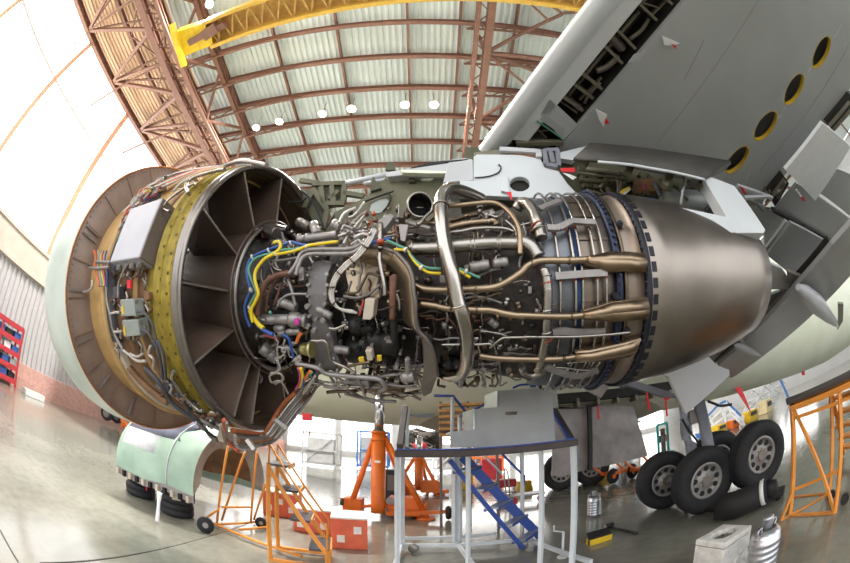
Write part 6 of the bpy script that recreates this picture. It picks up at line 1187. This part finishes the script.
for i, (x, y, sx, h, m, nm, lb) in enumerate(((-6.4, 22, 2.2, 2.2, 'ply_grey', 'stillage', 'grey framed stillage on the far floor left of the tall jack'), (-3.4, 24, 2.0, 2.6, 'frame_blue', 'stillage', 'blue framed stillage on the far floor beside the grey one'), (1.6, 22, 2.2, 2.1, 'frame_white', 'stillage', 'white framed stillage on the far floor behind the far jack'), (3.4, 20, 1.6, 1.9, 'jack_orange', 'stillage', 'orange framed stillage on the far floor behind the blue stairs'))):
    o = thing(nm, lb, 'stillage', (x, y, 0), 'framed stillages on the far floor'); b = MB()
    for a in (-1, 1):
        for c in (-1, 1): b.bar(V(x+a*sx/2, y+c*.6, .1), V(x+a*sx/2, y+c*.6, h), .09, .09)
    for z in (.2, h*.5, h):
        for c in (-1, 1): b.bar(V(x-sx/2, y+c*.6, z), V(x+sx/2, y+c*.6, z), .09, .09)
    for a in (-1, 1):
        for z in (.2, h): b.bar(V(x+a*sx/2, y-.6, z), V(x+a*sx/2, y+.6, z), .08, .08)
    b.bar(V(x-sx/2, y-.6, .2), V(x+sx/2, y-.6, h), .05, .05); part(b, 'frame', m, o); b = MB(); b.box((x, y, h*.48), (sx*.8, 1, h*.75)); part(b, 'load', 'ply_grey' if i != 1 else 'mesh_steel', o, .05)
# scaffolds and lifts beyond the main gear
def lattice(p, q_, w, n, m, o, name):
    p, q_ = Vector(p), Vector(q_); d = (q_-p); x = d.cross(V(0, 1, 0)).normalized()*w/2; y = V(0, w/2, 0); b = MB()
    cs = [x+y, x-y, -x-y, -x+y]
    for c in cs: b.bar(p+c, q_+c, .07, .07)
    for i in range(n):
        a, e_ = p+d*(i/n), p+d*((i+1)/n)
        for k in range(4): b.bar(a+cs[k], e_+cs[(k+1) % 4], .05, .05); b.bar(e_+cs[k], e_+cs[(k+1) % 4], .05, .05)
    part(b, name, m, o)
wt = thing('scaffold_tower', 'white lattice scaffold tower rising to the pale belly', 'scaffold', (13.5, 11, 0)); g0 = PZ(752, 428); lattice(PD(748, 424, 23), PD(766, 380, 23.5), 1.0, 4, 'frame_white', wt, 'mast'); lattice(PD(756, 424, 24.6), PD(777, 383, 24.6), .9, 4, 'frame_white', wt, 'mast')
b = MB(); b.bar(PD(778, 375, 24), PD(790, 401, 24), .15, .15); part(b, 'rope_guard', 'frame_blue', wt); b = MB(); b.bar(PD(747, 424, 23), PD(766, 424, 23.3), 1, .2); part(b, 'platform', 'chock_yellow', wt)
for p in (PD(750, 426, 23), PD(762, 426, 23.3)): b = MB(); b.bar(p, V(p.x, p.y, 0), .2, .2); part(b, 'base_post', 'frame_white', wt)
ws = thing('dock_scaffold', 'white and blue railed scaffold dock behind the gear leg', 'scaffold', (13, 13, 0)); T = 20
rl = lambda *p: [PD(x, y, T) for x, y in p]
for p, q_ in zip(rl((700, 424), (709, 415), (719, 404), (726, 401), (733, 407), (741, 416)), rl((704, 432), (713, 425), (724, 417), (731, 414), (738, 420), (745, 427))): b = MB(); b.bar(p, q_, .1, .1); part(b, 'rail_post', 'frame_white', ws)
for P, m in ((rl((700, 424), (719, 404), (726, 401), (741, 416)), 'frame_blue'), (rl((702, 428), (721, 410.5), (729, 407.5), (743, 421)), 'frame_white'), (rl((704, 432), (724, 417), (731, 414), (745, 427)), 'frame_white')): b = MB(); [b.bar(P[i], P[i+1], .1, .12) for i in range(len(P)-1)]; part(b, 'rail', m, ws)
for x, y in ((708, 436), (726, 428), (744, 432)): p = PD(x, y, T); b = MB(); b.bar(V(p.x, p.y, 0), p+V(0, 0, .9), .12, .12); part(b, 'post', 'frame_white', ws)
b = MB(); P = rl((704, 432), (745, 427), (745, 431), (706, 437)); b.plate(P, (0, .8, 0)); part(b, 'deck', 'frame_blue', ws)
for i, (x, y, w_, h_, m, lb) in enumerate(((718, 434, .8, .5, 'chock_yellow', 'yellow machine on the far floor under the railed scaffold'), (732, 437, .7, .5, 'jack_orange', 'orange machine beside the yellow one under the railed scaffold'), (750, 431, 1.0, .6, 'chock_yellow', 'yellow lift base under the white scaffold tower'), (708, 441, .8, .4, 'wire_orange', 'low orange trolley on the far floor behind the rear wheel'), (766, 421, .8, .8, 'label_cream', 'pale yellow hopper beside the orange access stairs'))):
    p = PD(x, y, 19.5+i*.9); b = MB(); p.z = max(p.z, 0); b.box(V(p.x, p.y, max(p.z, h_/2)), (w_, .8, h_)); o = b.build('machine', m, bevel=.06); tag(o, lb, 'machine', 'machines under the scaffold')
    b = MB(); b.box(V(p.x, p.y-.42, max(p.z, h_/2)+.1), (w_*.6, .04, h_*.35)); b.build('vent_panel', 'band_slate', o)
    if p.z > h_/2+.05:
        b = MB(); [b.bar(V(p.x+k*w_*.4, p.y, p.z-h_/2), V(p.x+k*w_*.4, p.y, 0), .12, .12) for k in (-1, 1)]; b.build('leg_frame', 'cast_grey', o)
tm = thing('lift_mast', 'teal mast lift on the far floor behind the main wheels', 'lift', PZ(664, 456)); p = PZ(664, 457); 
tz = up(664, 423.5, p).z
for dx in (-.28, .28): b = MB(); b.bar(p+V(dx, 0, 0), p+V(dx, 0, tz), .1, .12); part(b, 'mast', 'teal', tm)
b = MB(); b.bar(p+V(-.28, 0, tz), p+V(.28, 0, tz), .1, .1); part(b, 'yoke', 'teal', tm); b = MB(); b.bar(p+V(-.4, 0, .1), p+V(.4, 0, .1), .5, .2); part(b, 'base', 'teal', tm); b = MB(); b.bar(p+V(0, 0, .1), p+V(0, 0, tz-.2), .2, .2); b.bar(p+V(-.2, 0, .8), p+V(.2, 0, .8), .2, .3); part(b, 'carriage', 'box_taupe', tm)
gs = thing('shelf_unit', 'green grey shelf unit with stored parts beyond the main wheels', 'shelves', (9.5, 16, 0)); p = V(10.6, 17.5)
for dx in (-1.2, 0, 1.2): b = MB(); b.bar(p+V(dx, 0, 0), p+V(dx, 0, 3.2), .1, .1); part(b, 'post', 'scaff_green', gs)
for z in (.4, 1.1, 1.8, 2.5, 3.2): b = MB(); b.box(p+V(0, 0, z), (2.5, .7, .1)); part(b, 'shelf', 'scaff_green', gs)
for i in range(4):
    for k in range(4): simple('parts_box', '%s box on the %s of the green shelf unit, %s from its left post' % (['white', 'grey', 'blue', 'pale'][(i+k) % 4], ['bottom board', 'second board', 'third board', 'fourth board'][i], ['first', 'second', 'third', 'fourth'][k]), 'box', ['frame_white', 'ply_grey', 'frame_blue', 'band_beige'][(i+k) % 4], [('box', p+V(-.9+k*.6, -.1, .45+.7*i+.22), (.42, .4, .44))], 'boxes on the green shelf unit', .01)
simple('red_cover', 'red probe cover hanging by its strap from the belly left of the jack', 'cover', 'red', [('box', PY(307, 419, 9.6)+V(0, 0, .06), (.28, .12, .2)), ('bar', PY(309, 423, 9.6), PY(310, 436, 9.6), .02, .02)], None, .03)
b = MB(); b.plate([PY(x, y, 9.2) for x, y in ((400, 413), (415, 415), (434, 413.5), (434, 417.5), (415, 417.5))], (0, .05, 0)); b.build('drain_mast', 'strut_grey', air)
# one worker far back
pr = thing('person', 'worker in dark clothes standing far back beside the green shelves', 'person', V(8.9, 14.6))
def skin_body(edges, rads, root, name, m, t):
    me = bpy.data.meshes.new(name); pts = list(rads); me.from_pydata([rads[k][0] for k in pts], [(pts.index(a), pts.index(c)) for a, c in edges], [])
    o = bpy.data.objects.new(name, me); COL.objects.link(o); o.parent = t; me.materials.append(M[m])
    s_ = o.modifiers.new('Skin', 'SKIN'); sv = me.skin_vertices[0].data
    for i, k in enumerate(pts): sv[i].radius = (rads[k][1], rads[k][1]); sv[i].use_root = (k == root)
    s_.use_smooth_shade = True; d = o.modifiers.new('Sub', 'SUBSURF'); d.levels = d.render_levels = 1; return o
rads = {'pel': ((0, 0, .95), .15), 'wa': ((0, 0, 1.12), .13), 'ch': ((0, .0, 1.32), .16), 'ne': ((0, 0, 1.5), .06), 'he': ((0, -.02, 1.62), .085), 'ht': ((0, -.02, 1.72), .075), 'sl': ((-.19, 0, 1.41), .07), 'el': ((-.27, -.02, 1.14), .05), 'wl': ((-.25, -.16, .92), .035), 'sr': ((.19, 0, 1.41), .07), 'er': ((.3, -.08, 1.18), .05), 'wr': ((.36, -.3, 1.26), .035),
        'hl': ((-.1, 0, .88), .1), 'kl': ((-.12, -.02, .5), .07), 'al': ((-.12, .02, .08), .045), 'fl': ((-.13, -.16, .04), .04), 'hr': ((.1, 0, .88), .1), 'kr': ((.13, .02, .5), .07), 'ar': ((.14, .06, .08), .045), 'fr': ((.15, -.12, .04), .04)}
skin_body([('pel', 'wa'), ('wa', 'ch'), ('ch', 'ne'), ('ne', 'he'), ('he', 'ht'), ('ch', 'sl'), ('sl', 'el'), ('el', 'wl'), ('ch', 'sr'), ('sr', 'er'), ('er', 'wr'), ('pel', 'hl'), ('hl', 'kl'), ('kl', 'al'), ('al', 'fl'), ('pel', 'hr'), ('hr', 'kr'), ('kr', 'ar'), ('ar', 'fr')], rads, 'pel', 'body', 'navy', pr)
b = MB(); b.sphere((0, -.05, 1.66), .1, 14, 10, (.85, 1, 1.2)); b.sphere((0, -.15, 1.65), .018, 8, 6); b.build('face', 'skin', pr, loc=(0, 0, 0)); b = MB(); b.sphere((0, .0, 1.71), .112, 14, 10, (.9, 1, .95)); b.build('hair', 'tool_black', pr, loc=(0, 0, 0))
for x, y, z in ((-.25, -.2, .86), (.37, -.35, 1.28)): 
    b = MB(); b.sphere((x, y, z), .045, 10, 8, (.6, 1, 1))
    for k in range(4): b.tube([(x-.02+k*.013, y-.02, z-.03), (x-.022+k*.015, y-.05, z-.075+.006*abs(k-1.5))], [.008, .006], 6)
    b.tube([(x+.02, y-.02, z), (x+.045, y-.05, z-.02)], [.009, .007], 6); b.build('hand', 'skin', pr, loc=(0, 0, 0))
# ================================================================ CAMERA AND LIGHT
cd = bpy.data.cameras.new('camera'); cam = bpy.data.objects.new('camera', cd); COL.objects.link(cam); SC.camera = cam
cd.type = 'PANO'; cd.sensor_width = 36; cd.sensor_fit = 'HORIZONTAL'; cd.clip_start = .02
pt = cd if hasattr(cd, 'panorama_type') else cd.cycles
pt.panorama_type = 'FISHEYE_EQUISOLID'; pt.fisheye_lens = 15; pt.fisheye_fov = R(220)
cam.location = CAMP; cam.rotation_euler = (math.pi/2+PIT, 0, 0)
w = bpy.data.worlds.new('sky'); SC.world = w; w.use_nodes = True
bg = w.node_tree.nodes['Background']; bg.inputs[0].default_value = (.95, .98, 1, 1); bg.inputs[1].default_value = 2.0
sd = bpy.data.lights.new('sun', 'SUN'); sd.energy = 1.2; sd.angle = R(3); sd.color = (1, .86, .7)
so = bpy.data.objects.new('sun', sd); COL.objects.link(so); so.rotation_euler = (R(50), 0, R(-70))
for i, (px, py) in enumerate(lamp_px[:7]):
    l = bpy.data.lights.new('lamp_light', 'AREA'); l.shape = 'DISK'; l.size = .5; l.energy = 900; l.color = (1, .98, .95); o = bpy.data.objects.new('lamp_light', l); COL.objects.link(o); o.location = PZ(px, py, ZR-.75)-Vector((0, 0, .45))
vs = SC.view_settings; vs.view_transform = 'Standard'; vs.look = 'None'; vs.gamma = 1; vs.use_curve_mapping = False; vs.exposure = .4
SC.cycles.use_denoising = True; SC.cycles.max_bounces = 8; SC.cycles.diffuse_bounces = 3; SC.cycles.glossy_bounces = 4
SC.cycles.sample_clamp_indirect = 6
# what sets a part apart from the rest of its thing
for n_, l_ in dict(inlet_cowl='pale green inlet cowl ring', inlet_bulkhead='brown ring bulkhead with radial seams', fan_case='tan fan case', exit_rim='grey rolled rim of the fan duct', control_unit='large pale grey control unit', exhaust_nozzle='long brushed steel exhaust nozzle',
                   cooling_strip='blue strip round the turbine case', turbine_flange='dark blue toothed flange', bleed_duct='thick shining steel duct looping over the core', transfer_duct='straight steel duct along the core', intake_port='round open port with a steel lip', heat_shield='beige metal heat shield',
                   gearbox_cover='dark grey gearbox plate', lower_strut='brown lower strut', starter_valve='pale gold valve', fuselage='pale yellow green fuselage', wing='grey wing underside with four oval holes', leading_edge='white rounded wing nose', bay_lining='dark open bays', droop_panel='pale hanging panel',
                   pylon_panel='white pylon panel with a round port', pylon_beam='olive pylon beam', pylon_door='dark raised pylon door', gear_door='pale grey gear door', belly_fairing='belly fairing in shade-toned grey', outer_skin='pale green outer skin', ram='bright chrome ram', bumper='dark bumper edge').items():
    for o in bpy.data.objects:
        if o.name.split('.')[0] == n_ and o.parent: o['label'] = l_
